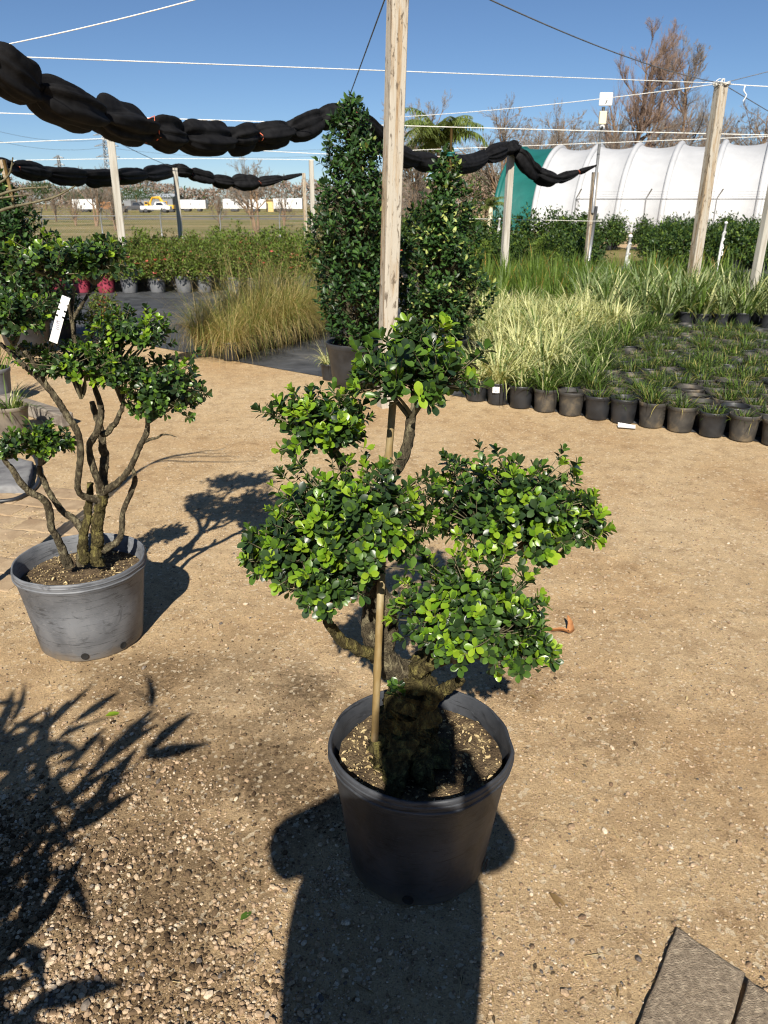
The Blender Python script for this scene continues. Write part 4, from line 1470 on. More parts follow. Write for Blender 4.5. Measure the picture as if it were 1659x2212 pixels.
def f_feather(mb, r):
    blades(mb, 640, .085, .72, .2, .0034, .38, 2.5, 8, (0, 1, 2), (.40, .30, .30), r, .5, 1, .155)
    blades(mb, 260, .09, .40, .12, .004, .7, 2.3, 6, (1,), None, r, .6, 1, .155)


TUFT = {
    'mondo': tuft_meshes('grass_tuft', ['blade_dark', 'blade_green', 'blade_olive'], 5, f_mondo),
    'flax': tuft_meshes('leaf_tuft', ['blade_cream', 'blade_grey', 'blade_green'], 5, f_flax),
    'mixed': tuft_meshes('leaf_tuft', ['blade_cream', 'blade_green', 'blade_dark'], 4, f_mixed),
    'iris': tuft_meshes('leaf_fan', ['blade_green', 'leaf_lime', 'blade_tip'], 5, f_iris),
    'dian': tuft_meshes('leaf_fan', ['blade_grey', 'blade_green', 'blade_cream'], 5, f_dian),
    'feather': tuft_meshes('grass_plume', ['blade_olive', 'blade_straw', 'blade_green'], 4, f_feather),
}


def potted(name, label, cat, group, loc, pot, tuft, soil=SOIL_S, s=1.0, tname='tuft', r=random, ts=1.0):
    t = thing(name, label, cat, loc, r.uniform(0, 6.28), group, s)
    link('pot', pot, t)
    if soil:
        link('soil', soil, t)
    f = link(tuft.name.split('.')[0], tuft, t)
    f.rotation_euler = (0, 0, r.uniform(0, 6.28))
    f.scale = (ts, ts, ts)
    f['kind'] = 'stuff'
    return t


random.seed(21)
EU, EV = np.array([.827, -.562]), np.array([.562, .827])
O0 = np.array([.95, 6.30])


def visible(p, z=.2, mx=60):
    d = np.array([p[0], p[1], z - HC])
    fw = d[1] * CP - d[2] * SP
    if fw <= .1:
        return False
    px = CX + F * d[0] / fw
    return -mx < px < 1659 + mx


G_M, G_F, G_X = 'mondo grass pots in the side bed', 'variegated pots in the side bed', 'mixed green pots in the side bed'
front_label = {}
for iv in range(0, 21):
    v = iv * .214
    for iu in range(-14, 34):
        u = iu * .211 + (.105 if iv % 2 else 0)
        p = O0 + EU * u + EV * v + np.array([random.uniform(-.008, .008), random.uniform(-.008, .008)])
        if not visible(p) or p[1] < 3.2:
            continue
        lim = -.02 - .115 * v + .12 * math.sin(v * 2.1)
        if u < lim - 2.6 or (v < 1.15 and u < -.35) or (u < -.7 and v < 1.6) or p[0] < .45:
            continue
        s = random.uniform(.95, 1.03)
        if u < lim + .16:
            lab = 'cream striped grass pot ' + ('of the front row edging the sand' if iv < 2 else 'inside the pale patch' if iv < 14 else 'at the back of the pale patch by the iris')
            potted('variegated_grass_pot', lab, 'potted plant', lab, (*p, .004), POT['small'][0], random.choice(TUFT['flax']), SOIL_S, s, ts=random.uniform(.8, 1.1))
        elif u < lim + .62:
            lab = 'mid green arching grass pot between pale patch and mondo grass' + (', front row by the sand' if iv < 2 else '')
            potted('green_grass_pot', lab, 'potted plant', lab, (*p, .004), random.choice(POT['small'][:2]), random.choice(TUFT['mixed']), SOIL_S, s, ts=random.uniform(.75, 1.05))
        else:
            bare = random.random()
            ts = random.uniform(.75, 1.15) if bare > .16 else random.uniform(.35, .55)
            pk = random.randrange(3)
            lab = ('nearly bare mondo grass in a ' if ts < .6 else 'low dark mondo grass in a ') + ('black pot ' if pk == 0 else 'dusty pot ') + ('of the front row edging the sand' if iv == 0 else 'of the second row from the sand' if iv == 1 else 'deep in the mondo grass block' if iv < 13 else 'close to the strappy clumps')
            potted('mondo_grass_pot', lab, 'potted plant', lab, (*p, .004), POT['small'][pk], random.choice(TUFT['mondo']), SOIL_S, s, ts=ts)

# strappy beds behind
G_D, G_I = 'strappy grey green pots behind the mondo grass', 'upright iris pots behind the pale patch'
for row in range(6):
    for k in range(22):
        b_ = at(1290, 0, 1) * 0
        x = 2.75 + k * .26 + row * .1 + random.uniform(-.06, .06)
        y = 10.7 - .10 * (k * .26) + row * .42 + random.uniform(-.08, .08)
        if visible((x, y, 0), .4, 50):
            potted('flax_lily_pot', 'broad grey green striped leaf clump behind the mondo grass', 'potted plant', G_D, (x, y, .004), POT['small'][0], random.choice(TUFT['dian']), SOIL_S, random.uniform(.95, 1.15), ts=random.uniform(.85, 1.1))
for row in range(7):
    for k in range(17):
        x = 1.1 + k * .27 + row * .1 + random.uniform(-.07, .07)
        y = 11.0 + row * .66 + random.uniform(-.12, .12)
        if x > 2.5 + row * .35 and row < 3:
            continue
        if visible((x, y, 0), .4, 50):
            potted('iris_pot', 'tall yellow green upright iris leaves behind the pale patch', 'potted plant', G_I, (x, y, .004), POT['small'][0], random.choice(TUFT['iris']), SOIL_S, random.uniform(.9, 1.1), ts=random.uniform(.7, .95))

# feather grass group, left of the cone trees
G_G = 'feather grass pots on the ground cloth'
for (px, py) in ((440, 770), (500, 778), (478, 745), (545, 760), (520, 735), (590, 750), (575, 728), (625, 742), (615, 716), (655, 730), (690, 716), (660, 705), (560, 705), (600, 690), (640, 690), (690, 690)):
    p = gr(px, py)
    lab = 'shaggy straw coloured feather grass in a black pot ' + ('at the sand side of the group' if py > 740 else 'nearer the cone trees' if px > 610 else 'in the middle of the group')
    potted('feather_grass_pot', lab, 'potted plant', lab, (p[0], p[1], .006), POT['small'][0], random.choice(TUFT['feather']), SOIL_S, random.uniform(.95, 1.15), ts=random.uniform(.8, 1.12))
p = gr(712, 822)
potted('variegated_grass_pot', 'lone small striped grass pot leaning by the dark cone tree pot', 'potted plant', None, (p[0], p[1] + .05, 0), POT['small'][0], TUFT['flax'][2], SOIL_S, .85, ts=.8)


# ------------------------------------------------------------------ shrubs
def shrub_mesh(name, mats, seed, R, H, n, L, z0, probs, fl=None, tpl=LEAF_S):
    r = np.random.default_rng(seed)
    mb = MB()
    u = nrm(r.normal(size=(n, 3)))
    u[:, 2] = np.abs(u[:, 2]) * 1.0 - .25 * r.uniform(0, 1, n)
    q = r.uniform(0, 1, n) ** .4 * (1 + .25 * vnoise(u[:, 0] * 2 + 4, u[:, 1] * 2 + u[:, 2] * 2 + 4, 1.3, seed))
    P = u * q[:, None] * [R, R, H - z0 - .0] + [0, 0, z0 + (H - z0) * .12]
    P[:, 2] = np.maximum(P[:, 2], z0)
    for k in range(4):
        d = nrm(u + r.normal(0, .9, (n, 3)) + [0, 0, .3])
        S = L * r.uniform(.7, 1.3, n)
        inst(mb, tpl, frames(d, u + [0, 0, .6] + r.normal(0, .4, (n, 3))) * S[:, None, None], P + r.normal(0, L * .45, (n, 3)), r.choice(len(probs), n, p=probs))
    st = np.zeros((14, 3, 3))
    a = r.uniform(0, 6.28, 14)
    st[:, 0] = np.stack([.03 * np.cos(a), .03 * np.sin(a), np.full(14, z0 - .06)], -1)
    st[:, 2] = P[:14] * .9
    st[:, 1] = (st[:, 0] + st[:, 2]) / 2 + [0, 0, .03]
    tubes(mb, st, np.array([[.008, .006, .003]]).repeat(14, 0), 4, len(probs))
    me = mb.mesh(name, mats + ['twig'])
    if not fl:
        return me, None
    nf = fl[0]
    i = r.choice(np.where(u[:, 2] > .0)[0], nf)
    mb = MB()
    for k in range(6):
        d = nrm(np.stack([np.cos(k * 1.05 + 0 * i), np.sin(k * 1.05 + 0 * i), .4 + 0 * i], -1) + u[i] * .6 + r.normal(0, .2, (nf, 3)))
        inst(mb, LEAF_S, frames(d, np.tile([0, -.3, 1.0], (nf, 1))) * (fl[1] * r.uniform(.7, 1.2, nf))[:, None, None], P[i] * 1.06 + [0, 0, .02], 0)
    return me, mb.mesh('flowers', fl[2])


AZ = [shrub_mesh('foliage', ['leaf_azalea', 'leaf_lime', 'leaf_brown'], 400 + k, .33, .80, 560, .042, .26, (.58, .32, .10), (13 if k % 2 else 3, .06, 'flower_red')) for k in range(4)]
LI = [shrub_mesh('foliage', ['leaf_lime', 'leaf_azalea'], 420 + k, .45, 1.0, 420, .06, .2, (.7, .3)) for k in range(3)]
HG = [shrub_mesh('foliage', ['leaf_hedge', 'leaf_lime', 'leaf_cone'], 440 + k, .55, 1.3, 520, .085, .25, (.6, .15, .25)) for k in range(4)]
CC = [shrub_mesh('foliage', ['leaf_cone', 'leaf_cone_mid'], 460 + k, .3, .8, 380, .05, .26, (.7, .3)) for k in range(2)]


def shrub(name, label, cat, group, loc, me, pot, soil=None, s=1.0):
    t = thing(name, label, cat, loc, random.uniform(0, 6.28), group, s)
    if pot:
        link('pot', pot, t)
    if soil:
        link('soil', soil, t)
    f = link('foliage', me[0], t)
    f['kind'] = 'stuff'
    if me[1]:
        g = link('blossom', me[1], t)
        g['kind'] = 'stuff'
    return t


random.seed(33)
G_A = 'azalea pots on the left ground cloth'
for row in range(8):
    for k in range(15):
        x = -6.6 + k * .47 + (row % 2) * .23 + random.uniform(-.06, .06)
        y = 14.9 + row * .62 - .0 * x + random.uniform(-.08, .08)
        px = CX + F * x / (y * CP + 1.0 * SP)
        if px < -60 or x > -.4 or (row < 2 and x > -1.2):
            continue
        red = row == 0 and x < -6.0
        lab = 'azalea shrub with scattered red flowers in a grey pot of the left bed' if row == 0 else 'azalea shrub with scattered red flowers packed in the left bed'
        pot = POT['red'][0] if (row == 0 and x < -5.15) else POT['grey'][0]
        if row == 0 and x < -5.15:
            lab = 'azalea shrub in a dark red pot at the outer end of the left bed'
        shrub('azalea_pot', lab, 'potted shrub', G_A if row else ('grey potted azaleas of the front row' if x >= -5.15 else 'red potted azaleas'), (x, y, .006), AZ[(k * 3 + row) % 4], pot, None, random.uniform(.9, 1.08))
for k in range(13):
    x = -6.0 + k * .58 + random.uniform(-.1, .1)
    shrub('lime_shrub', 'yellow green leafy shrub along the back edge of the azalea bed', 'shrub', 'yellow green shrubs behind the azaleas', (x, 20.6 + random.uniform(-.3, .4), .006), LI[k % 3], None, None, random.uniform(.8, 1.05))
# rose-like pot on the cloth behind left tree
p = gr(215, 745)
shrub('rose_pot', 'loose low bush with red flowers on the ground cloth behind the multi stemmed tree', 'potted shrub', None, (p[0], p[1] + .3, .006), AZ[1], POT['mid'][0], None, .72)
for k, (px, py) in enumerate(((60, 740), (120, 745))):
    p = gr(px, py)
    shrub('dark_shrub_pot', 'small dark leaved shrub in a black pot behind the hanging plant tag', 'potted shrub', 'dark shrubs behind the multi stemmed tree', (p[0], p[1] + .4, .006), CC[k], POT['mid'][0], None, .8)

G_H = 'hedge shrubs in black pots before the greenhouse'
for row in range(2):
    for k in range(17):
        x = 6.2 + k * .95 + row * .4 + random.uniform(-.1, .1)
        y = 29.5 + row * 1.1 - .08 * x
        if visible((x, y, 0), .5, 60):
            shrub('hedge_shrub_pot', 'bushy green hedge shrub in a black pot by the greenhouse', 'potted shrub', G_H, (x, y, .012), HG[(k + row) % 4], POT['mid'][0], None, random.uniform(.76, .94))
for row in range(3):
    for k in range(12):
        x = 6.9 + k * .62 + random.uniform(-.1, .1) + row * .2
        y = 20.6 + row * .9 - .05 * x
        if visible((x, y, 0), .5, 60):
            shrub('hedge_shrub_pot', 'dense mid green shrub in a black pot nearer than the greenhouse hedge', 'potted shrub', 'dense shrubs beside the dirt path', (x, y, .012), HG[(k + row * 2) % 4], POT['mid'][0], None, random.uniform(.72, .88))
for row in range(2):
    for k in range(9):
        x = .5 + k * .55 + random.uniform(-.1, .1)
        y = 19.0 + row * 1.3
        shrub('hedge_shrub_pot', 'low bushy green shrub in a pot behind the cream flecked cone tree', 'potted shrub', 'low shrubs behind the cone trees', (x, y, .006), (HG + LI)[(k * 2 + row) % 7], POT['mid'][0], None, random.uniform(.6, .8) if x > 2.4 else random.uniform(.8, 1.05))
for k in range(7):
    shrub('hedge_shrub_pot', 'round green shrub in the row behind the green greenhouse end', 'potted shrub', 'round shrubs by the greenhouse end', (1.2 + k * .85, 26.5 + random.uniform(-.4, .4), .012), HG[k % 4], None, None, random.uniform(.9, 1.15))

# irrigation risers
for i, (px, py, Y, h, lab) in enumerate(((1352, 560, 15.5, .95, 'white wrapped irrigation riser standing in the iris bed'), (1562, 500, 19.5, 1.1, 'white irrigation riser in front of the dense shrubs'), (1075, 500, 24, 1.1, 'white irrigation riser near the pink stemmed palm'))):
    p = at(px, py, Y)
    t = thing('irrigation_riser', lab, 'riser', (p[0], Y, 0))
    mb = MB()
    tubes(mb, np.array([[[0, 0, -.02], [.01, 0, h * .6], [.04, 0, h]]]), np.array([[.03, .03, .028]]), 8, 0, True)
    part('pipe', mb, 'white_plastic', t)
    mb = MB()
    r = np.random.default_rng(i)
    for k in range(4):
        a = np.linspace(0, 2 * math.pi, 12)
        z = h * (.4 + .13 * k + r.normal(0, .03))
        tubes(mb, np.stack([.03 + .035 * np.cos(a) + r.normal(0, .008, 12), .035 * np.sin(a), z + .06 * np.sin(a + k)], -1)[None], np.full((1, 12), .013), 5)
    part('wrapping', mb, 'white_plastic', t)
    mb = MB()
    lathe(mb, [(.001, 0), (.03, .005), (.045, .03), (.03, .06), (.001, .07)], 12, 0, 0, 0, (.04, 0, h - .005))
    part('sprinkler_head', mb, 'white_plastic', t)

# ------------------------------------------------------------------ fences
def chain_fence(label, x0, x1, Y0, Y1, h, step, arm=.3, mesh=True):
    t = thing('chain_link_fence', label, 'fence', ((x0 + x1) / 2, (Y0 + Y1) / 2, 0))
    o = np.array(t.location)
    n = int(abs(x1 - x0) / step) + 1
    for k in range(n):
        s = k / max(n - 1, 1)
        x, y = x0 + (x1 - x0) * s - o[0], Y0 + (Y1 - Y0) * s - o[1]
        mb = MB()
        tubes(mb, np.array([[[x, y, -.02], [x, y, h * .5], [x, y, h + .01], [x + arm * .45, y - .1, h + arm]]]), np.full((1, 4), .03), 6, 0, True)
        part('fence_post', mb, 'steel', t)
    mb = MB()
    a, b = np.array([x0, Y0, h]) - o, np.array([x1, Y1, h]) - o
    tubes(mb, np.array([[a, (a + b) / 2, b]]), np.full((1, 3), .026), 6, 0, True)
    part('top_rail', mb, 'wire', t)
    if mesh:
        mb = MB()
        m = int(abs(x1 - x0) / .09)
        s = np.linspace(0, 1, m)
        for sg in (-1, 1):
            A = np.stack([x0 + (x1 - x0) * s - o[0], Y0 + (Y1 - Y0) * s - o[1] + .01 * sg, np.full(m, .03)], -1)
            Bq = A + np.array([sg * h, 0, h - .03])
            Bq[:, 0] = np.clip(Bq[:, 0], min(x0, x1) - o[0], max(x0, x1) - o[0])
            tubes(mb, np.stack([A, Bq], 1), np.full((m, 2), .0022), 3)
        part('wire_mesh', mb, 'steel', t, True, 'stuff')
    mb = MB()
    for dz in (.1, .2, .3):
        f = dz / .3 * arm / .3
        tubes(mb, np.array([[a + [arm * .45 * f, -.1 * f, dz], b + [arm * .45 * f, -.1 * f, dz]]]), np.full((1, 2), .004), 4)
    part('barbed_wire', mb, 'wire', t)


chain_fence('long grey chain link fence along the dry field edge', -24, .6, 34, 34, 1.08, 2.45)
chain_fence('chain link fence with steel top rail in front of the white greenhouse', 8.6, 30, 37.2, 35.5, 1.74, 3.0, .42, True)

# ------------------------------------------------------------------ greenhouse
th = math.radians(26)
AX = np.array([math.cos(th), -math.sin(th), 0])
AW = np.array([math.sin(th), math.cos(th), 0])
G0 = at(1066, 466, 50.5)
G0[2] = 0
gh = thing('hoop_greenhouse', 'long white hoop greenhouse with a green first bay', 'greenhouse', G0)
HWID, HH = 5.6, 4.95


def arc(u, sagm=0.0, n=30, off=0.0):
    a = np.linspace(0, math.pi, n)
    ca, sa = np.cos(a), np.sin(a)
    y = HWID - (HWID + off - sagm) * np.sign(ca) * np.abs(ca) ** 1.2
    z = (HH + off - sagm) * sa ** .95
    return u * AX[None] + y[:, None] * AW[None] + z[:, None] * np.array([0, 0, 1.0])


bay = 2.45
for k in range(11):
    mb = MB()
    us = np.linspace(0, 1, 7)
    rows = [arc(k * bay + u * bay, .26 * math.sin(math.pi * u) ** .6 * (1 if k else .5)) for u in us]
    V = np.stack(rows)
    m_, n_ = V.shape[:2]
    i, j = np.arange(m_ - 1)[:, None] * n_, np.arange(n_ - 1)[None]
    mb.add(V.reshape(-1, 3), np.stack([i + j, i + j + 1, i + n_ + j + 1, i + n_ + j], -1).reshape(-1, 4))
    part('cover_panel', mb, 'greenhouse_green' if k == 0 else 'greenhouse_white', gh, True, None, 'green cover panel' if k == 0 else None)
    mb = MB()
    tubes(mb, arc(k * bay, 0, 30, -.04)[None], np.full((1, 30), .17), 8)
    part('hoop', mb, 'greenhouse_green' if k == 0 else 'greenhouse_white', gh)
mb = MB()
A = arc(.03)
mb.add(A, [list(range(len(A)))])
part('end_wall', mb, 'greenhouse_green', gh, False)

# ------------------------------------------------------------------ bare trees
def branch_tree(seed, H, spread, levels, trunk_r, up=.4, tr=.012, lean=0.0, ntr=1, first=.25):
    """returns (trunk MB, crown MB)"""
    r = np.random.default_rng(seed)
    tm, cm = MB(), MB()
    m = 8
    P = np.zeros((ntr, m, 3))
    s = np.linspace(0, 1, m)
    for k in range(ntr):
        a = r.uniform(0, 6.28)
        P[k] = np.stack([s * lean * H + np.cos(a) * s * spread * .22 * (ntr > 1) + np.cumsum(r.normal(0, H * .008, m)), np.sin(a) * s * spread * .22 * (ntr > 1) + np.cumsum(r.normal(0, H * .008, m)), s * H * (.82 if k == 0 else r.uniform(.6, .78)) - .1], -1)
        P[k, 0] = [r.normal(0, trunk_r * .5), r.normal(0, trunk_r * .5), -.1]
    R = trunk_r * np.linspace(1, .18, m)[None].repeat(ntr, 0)
    tubes(tm, P, R, 8)
    for lv, (cnt, Lf, ang, sides) in enumerate(levels):
        n = len(P) * cnt
        pi = np.repeat(np.arange(len(P)), cnt)
        t = r.uniform(first if lv == 0 else .18, 1, n)
        fi = t * (m - 1)
        i0 = np.minimum(fi.astype(int), m - 2)
        f = (fi - i0)[:, None]
        S = P[pi, i0] * (1 - f) + P[pi, i0 + 1] * f
        T = nrm(P[pi, i0 + 1] - P[pi, i0])
        plen = np.linalg.norm(P[pi, -1] - P[pi, 0], axis=1)
        rad = (R[pi, i0] * (1 - f[:, 0]) + R[pi, i0 + 1] * f[:, 0])
        d = nrm(T * math.cos(ang) + perp(T, r) * math.sin(ang) * r.uniform(.7, 1.2, n)[:, None] + [0, 0, up * .4])
        Ln = plen * Lf * r.uniform(.6, 1.2, n) * (1.15 - .6 * t)
        if lv == 0:
            Ln = H * Lf * r.uniform(.7, 1.15, n) * (1.2 - .75 * t)
            d[:, :2] *= spread
        mm = 6 if lv < 2 else 4 if lv < 3 else 3
        ss = np.linspace(0, 1, mm)
        dirs = d[:, None] + (np.array([0, 0, up]) * ss[:, None])[None] + np.cumsum(r.normal(0, .16 if lv < 2 else .07, (n, mm, 3)), 1)
        dirs = nrm(dirs)
        step = (Ln / (mm - 1))[:, None, None]
        Q = np.concatenate([S[:, None], S[:, None] + np.cumsum(dirs[:, 1:] * step, 1)], 1)
        rr = np.maximum(np.minimum(rad * .62, Ln * .03), tr * .6)
        RR = rr[:, None] * np.linspace(1, .35, mm)[None]
        RR = np.maximum(RR, tr * .45)
        tubes(cm if lv else tm, Q, RR, sides)
        P, R, m = Q, RR, mm
    return tm, cm


def bare_tree(label, loc, variant, s=1.0, rz=0.0, group=None, tm='trunk_far', cm='twig_far'):
    key = ('bt', variant[0], tm, cm)
    if key not in CACHE:
        a, b = branch_tree(*variant)
        CACHE[key] = (a.mesh('trunk', tm), b.mesh('crown', cm))
    t = thing('bare_tree', label, 'tree', loc, rz, group, s)
    link('trunk', CACHE[key][0], t)
    c = link('crown', CACHE[key][1], t)
    return t


TALL = (501, 15.0, 1.25, [(30, .40, .85, 5), (10, .5, .6, 4), (8, .55, .5, 3), (7, .8, .42, 3)], .26, .42, .007)
TALL2 = (502, 13.0, 1.2, [(22, .40, .85, 5), (9, .5, .65, 4), (7, .55, .55, 3), (8, .8, .45, 3)], .2, .4, .007)
BROAD = (503, 7.0, 1.15, [(9, .5, .8, 5), (8, .5, .7, 4), (7, .5, .7, 3), (5, .5, .7, 3)], .15, .3, .0085, 0, 3, .2)
SCRUB = (504, 5.0, 1.1, [(8, .5, .8, 4), (7, .5, .7, 3), (6, .5, .7, 3)], .08, .4, .009, 0, 4, .12)


def tree_at(label, px, ptop, Y, variant, hmesh, group=None, tm='trunk_far', cm='twig_far', rz=0):
    p = at(px, ptop, Y)
    return bare_tree(label, (p[0], Y, 0), variant, float(p[2] / hmesh), rz, group, tm, cm)


tree_at('tallest reddish bare tree standing behind the white greenhouse', 1402, 40, 66, TALL, 15.0)
tree_at('second tall bare tree behind the greenhouse, greyer and thinner', 1508, 70, 68, TALL2, 12.8, None, 'trunk_far', 'twig_grey', 1.2)
G_B = 'lower bare trees behind the greenhouse'
for px, pt, Y, v, h, rz in ((1240, 205, 70, BROAD, 7.0, .3), (1165, 235, 76, BROAD, 7.0, 2.2), (1325, 210, 72, BROAD, 7.0, 4.0), (1455, 230, 60, BROAD, 7.0, 1.0), (1590, 215, 62, BROAD, 7.0, 5.0), (1650, 190, 58, BROAD, 7.0, 3.0), (1110, 195, 62, BROAD, 7.0, 0.8), (1340, 215, 62, SCRUB, 5.2, 1.1), (1560, 235, 60, SCRUB, 5.2, 2.7), (1220, 235, 64, SCRUB, 5.2, 5.1)):
    tree_at('lower spreading bare tree showing over the white greenhouse roof', px, pt, Y, v, h, G_B, 'trunk_far', 'twig_grey', rz)
tree_at('thin bare tree showing behind the thick timber post', 905, 185, 60, BROAD, 7.0, None, 'trunk_far', 'twig_grey', 2.0)
tree_at('pale bare tree behind the far cloth roll at the white trailers', 545, 322, 44, BROAD, 7.0, None, 'trunk_far', 'twig_grey', .6)
tree_at('pale bare tree beside the transmission tower on the field', 190, 345, 60, BROAD, 7.0, None, 'trunk_far', 'twig_grey', 3.6)
G_S = 'leafless scrub on the dry field'
for px, pt, Y, rz in ((150, 385, 62, .5), (110, 395, 75, 2.5), (235, 380, 50, 4.4), (470, 400, 58, 1.5), (610, 390, 60, 3.1), (900, 350, 46, .2), (865, 350, 50, 1.3), (930, 370, 48, 3.3), (885, 375, 40, 5.2), (60, 392, 70, 1.1)):
    tree_at('small leafless scrub tree on the dry field', px, pt, Y, SCRUB, 5.2, G_S, 'trunk_far', 'twig_grey', rz)


# far woods: leafy masses nobody could count
def far_wood(name, label, x0, x1, Y, hts, mats, probs, n, L, seed):
    r = np.random.default_rng(seed)
    mb = MB()
    x = r.uniform(x0, x1, n)
    top = hts[0] + (hts[1] - hts[0]) * np.clip(.5 + .5 * vnoise(x * .09 + 7, x * 0 + seed, 1, seed) + .25 * vnoise(x * .35 + 7, x * 0 + seed, 1, seed + 1), 0, 1.15)
    z = top * r.uniform(0, 1, n) ** .6
    y = Y + r.normal(0, 3, n)
    d = nrm(r.normal(size=(n, 3)))
    inst(mb, CARD, frames(d, nrm(r.normal(size=(n, 3)))) * (L * r.uniform(.6, 1.4, n))[:, None, None] * np.array([1, .5, 1]), np.stack([x, y, z], -1), r.choice(len(probs), n, p=probs))
    o = link(name, mb.mesh(name, mats, False))
    return tag(o, label, 'woods', kind='stuff')


far_wood('far_woods', 'far brown winter woods along the horizon', -160, 60, 235, (4, 9.5), ['twig_far', 'twig_grey', 'leaf_hedge'], (.55, .33, .12), 30000, 1.0, 601)
far_wood('far_woods', 'brown winter brush between the cone trees and greenhouse', -2, 12, 85, (2.5, 5.0), ['twig_far', 'leaf_hedge', 'leaf_azalea'], (.5, .25, .25), 7000, .42, 602)
far_wood('far_woods', 'low brush line behind the greenhouse at the horizon', 10, 140, 110, (3, 6), ['twig_far', 'twig_grey', 'leaf_hedge'], (.6, .3, .1), 9000, .6, 603)


def leafy_tree(label, px, ptop, Y, rx, seed, mats, group=None):
    p = at(px, ptop, Y)
    H = p[2]
    t = thing('leafy_tree', label, 'tree', (p[0], Y, 0), 0, group)
    r = np.random.default_rng(seed)
    mb = MB()
    stem(mb, [[0, 0, -.1], [.1, 0, H * .3], [0, .1, H * .6]], [H * .03, H * .022, H * .012], 10, 7, 0, .1, seed)
    part('trunk', mb, 'trunk_far', t)
    mb = MB()
    for k in range(9):
        c = np.array([r.normal(0, rx * .45), r.normal(0, rx * .45), H * r.uniform(.45, .85)])
        n = 130
        u = nrm(r.normal(size=(n, 3)))
        P = c + u * (r.uniform(.3, 1, n) ** .5)[:, None] * np.array([rx * .5, rx * .5, H * .16])
        inst(mb, LEAF_S, frames(nrm(r.normal(size=(n, 3))), u) * (H * .055 * r.uniform(.6, 1.3, n))[:, None, None], P, r.choice(len(mats), n))
    part('crown', mb, mats, t, False, 'stuff')


G_O = 'dark leafy trees far off'
for px, pt, Y, rx, sd in ((222, 400, 180, 5, 1), (290, 398, 190, 7, 2), (300, 405, 200, 6, 9), (90, 388, 200, 5, 3), (1052, 378, 90, 2.6, 4), (1085, 372, 88, 2.4, 5), (160, 400, 210, 4, 6)):
    leafy_tree('dark leafy evergreen tree far off at the horizon', px, pt, Y, rx, 700 + sd, ['leaf_cone', 'leaf_hedge'], G_O)


# palms
def palm(label, px, py, Y, fl, nf, seed, tr, tm, cm='palm', droop=1.9):
    p = at(px, py, Y)
    H = p[2]
    t = thing('palm_tree', label, 'palm', (p[0], Y, 0))
    r = np.random.default_rng(seed)
    mb = MB()
    stem(mb, [[-.1, 0, -.05], [0, 0, H * .5], [0, 0, H]], [tr * 1.4, tr, tr * .8], 14, 8, 0, .05, seed)
    part('trunk', mb, tm, t)
    for k in range(nf):
        a = k * 2.4 + r.normal(0, .2)
        t0 = r.uniform(.05, 1.1)
        s = np.linspace(0, 1, 16)
        thv = t0 + droop * s ** 1.3 * r.uniform(.8, 1.15)
        st = fl * r.uniform(.8, 1.1) / 15
        x = np.concatenate([[0], np.cumsum(np.sin(thv[1:]) * st)])
        z = np.concatenate([[0], np.cumsum(np.cos(thv[1:]) * st)])
        D = np.array([math.cos(a), math.sin(a), 0])
        C = x[:, None] * D + z[:, None] * np.array([0, 0, 1.0]) + [0, 0, H - .05]
        mb = MB()
        tubes(mb, C[None], np.linspace(.02, .006, 16)[None] * fl / 2, 4)
        side = np.array([-math.sin(a), math.cos(a), 0])
        q = smooth_path(C[2:], 44)
        for sg in (-1, 1):
            n = len(q)
            d = nrm(side * sg + r.normal(0, .15, (n, 3)) + [0, 0, -.55] + np.gradient(q, axis=0) / st * .4)
            inst(mb, LEAF_LONG, frames(d, np.tile([0, 0, 1.0], (n, 1))) * (fl * .27 * np.interp(np.linspace(0, 1, n), [0, .3, 1], [.6, 1, .45]))[:, None, None] * np.array([1, .35, 1]), q)
        part('frond', mb, cm, t)


palm('green queen palm with drooping fronds behind the cream flecked cone tree', 948, 318, 42, 2.9, 17, 801, .13, 'trunk_far')
palm('small palm with pinkish stem beside the green greenhouse end', 1060, 445, 32, .8, 9, 802, .10, 'beige', 'palm', 2.4)

# ------------------------------------------------------------------ far objects
def pxbox(px0, px1, py0, py1, Y):
    a, b = at(px0, py1, Y), at(px1, py0, Y)
    return a[0], b[0], max(0, a[2]), b[2]


def trailer(label, px0, px1, py0, Y, m='van_white', doors=2, depth=2.4, wheels=2, group=None, cat='trailer', hatch=True):
    x0, x1, _, z1 = pxbox(px0, px1, py0, 455, Y)
    t = thing('box_trailer', label, cat, ((x0 + x1) / 2, Y, 0), 0, group)
    w = x1 - x0
    mb = MB()
    box(mb, (0, depth / 2, .55 + (z1 - .55) / 2), (w, depth, z1 - .55), 0, None, .06)
    bd = part('body', mb, m, t, False)
    for k in range(doors):
        mb = MB()
        box(mb, (-w / 2 + w * (k + .6) / (doors + .2), -.02, .55 + (z1 - .55) * .55), (w * .045, .04, (z1 - .55) * .26), 0, None, .01)
        part('window', mb, 'glass_dark', bd, False)
    mb = MB()
    box(mb, (0, depth / 2, z1 + .04), (w * .98, depth * .98, .08))
    part('roof', mb, 'shed_roof', bd, False)
    for k in range(wheels):
        for y in (.12, depth - .12):
            mb = MB()
            b = MB()
            lathe(b, [(.001, -.1), (.3, -.1), (.36, -.06), (.36, .06), (.3, .1), (.001, .1)], 14)
            V = np.concatenate(b.V)
            mb.add(np.stack([V[:, 0], V[:, 2], V[:, 1]], -1) + [w * (-.12 + .3 * k / max(wheels, 1)), y, .36], b.F[0][0])
            part('wheel', mb, 'dark_metal', t)
    return t


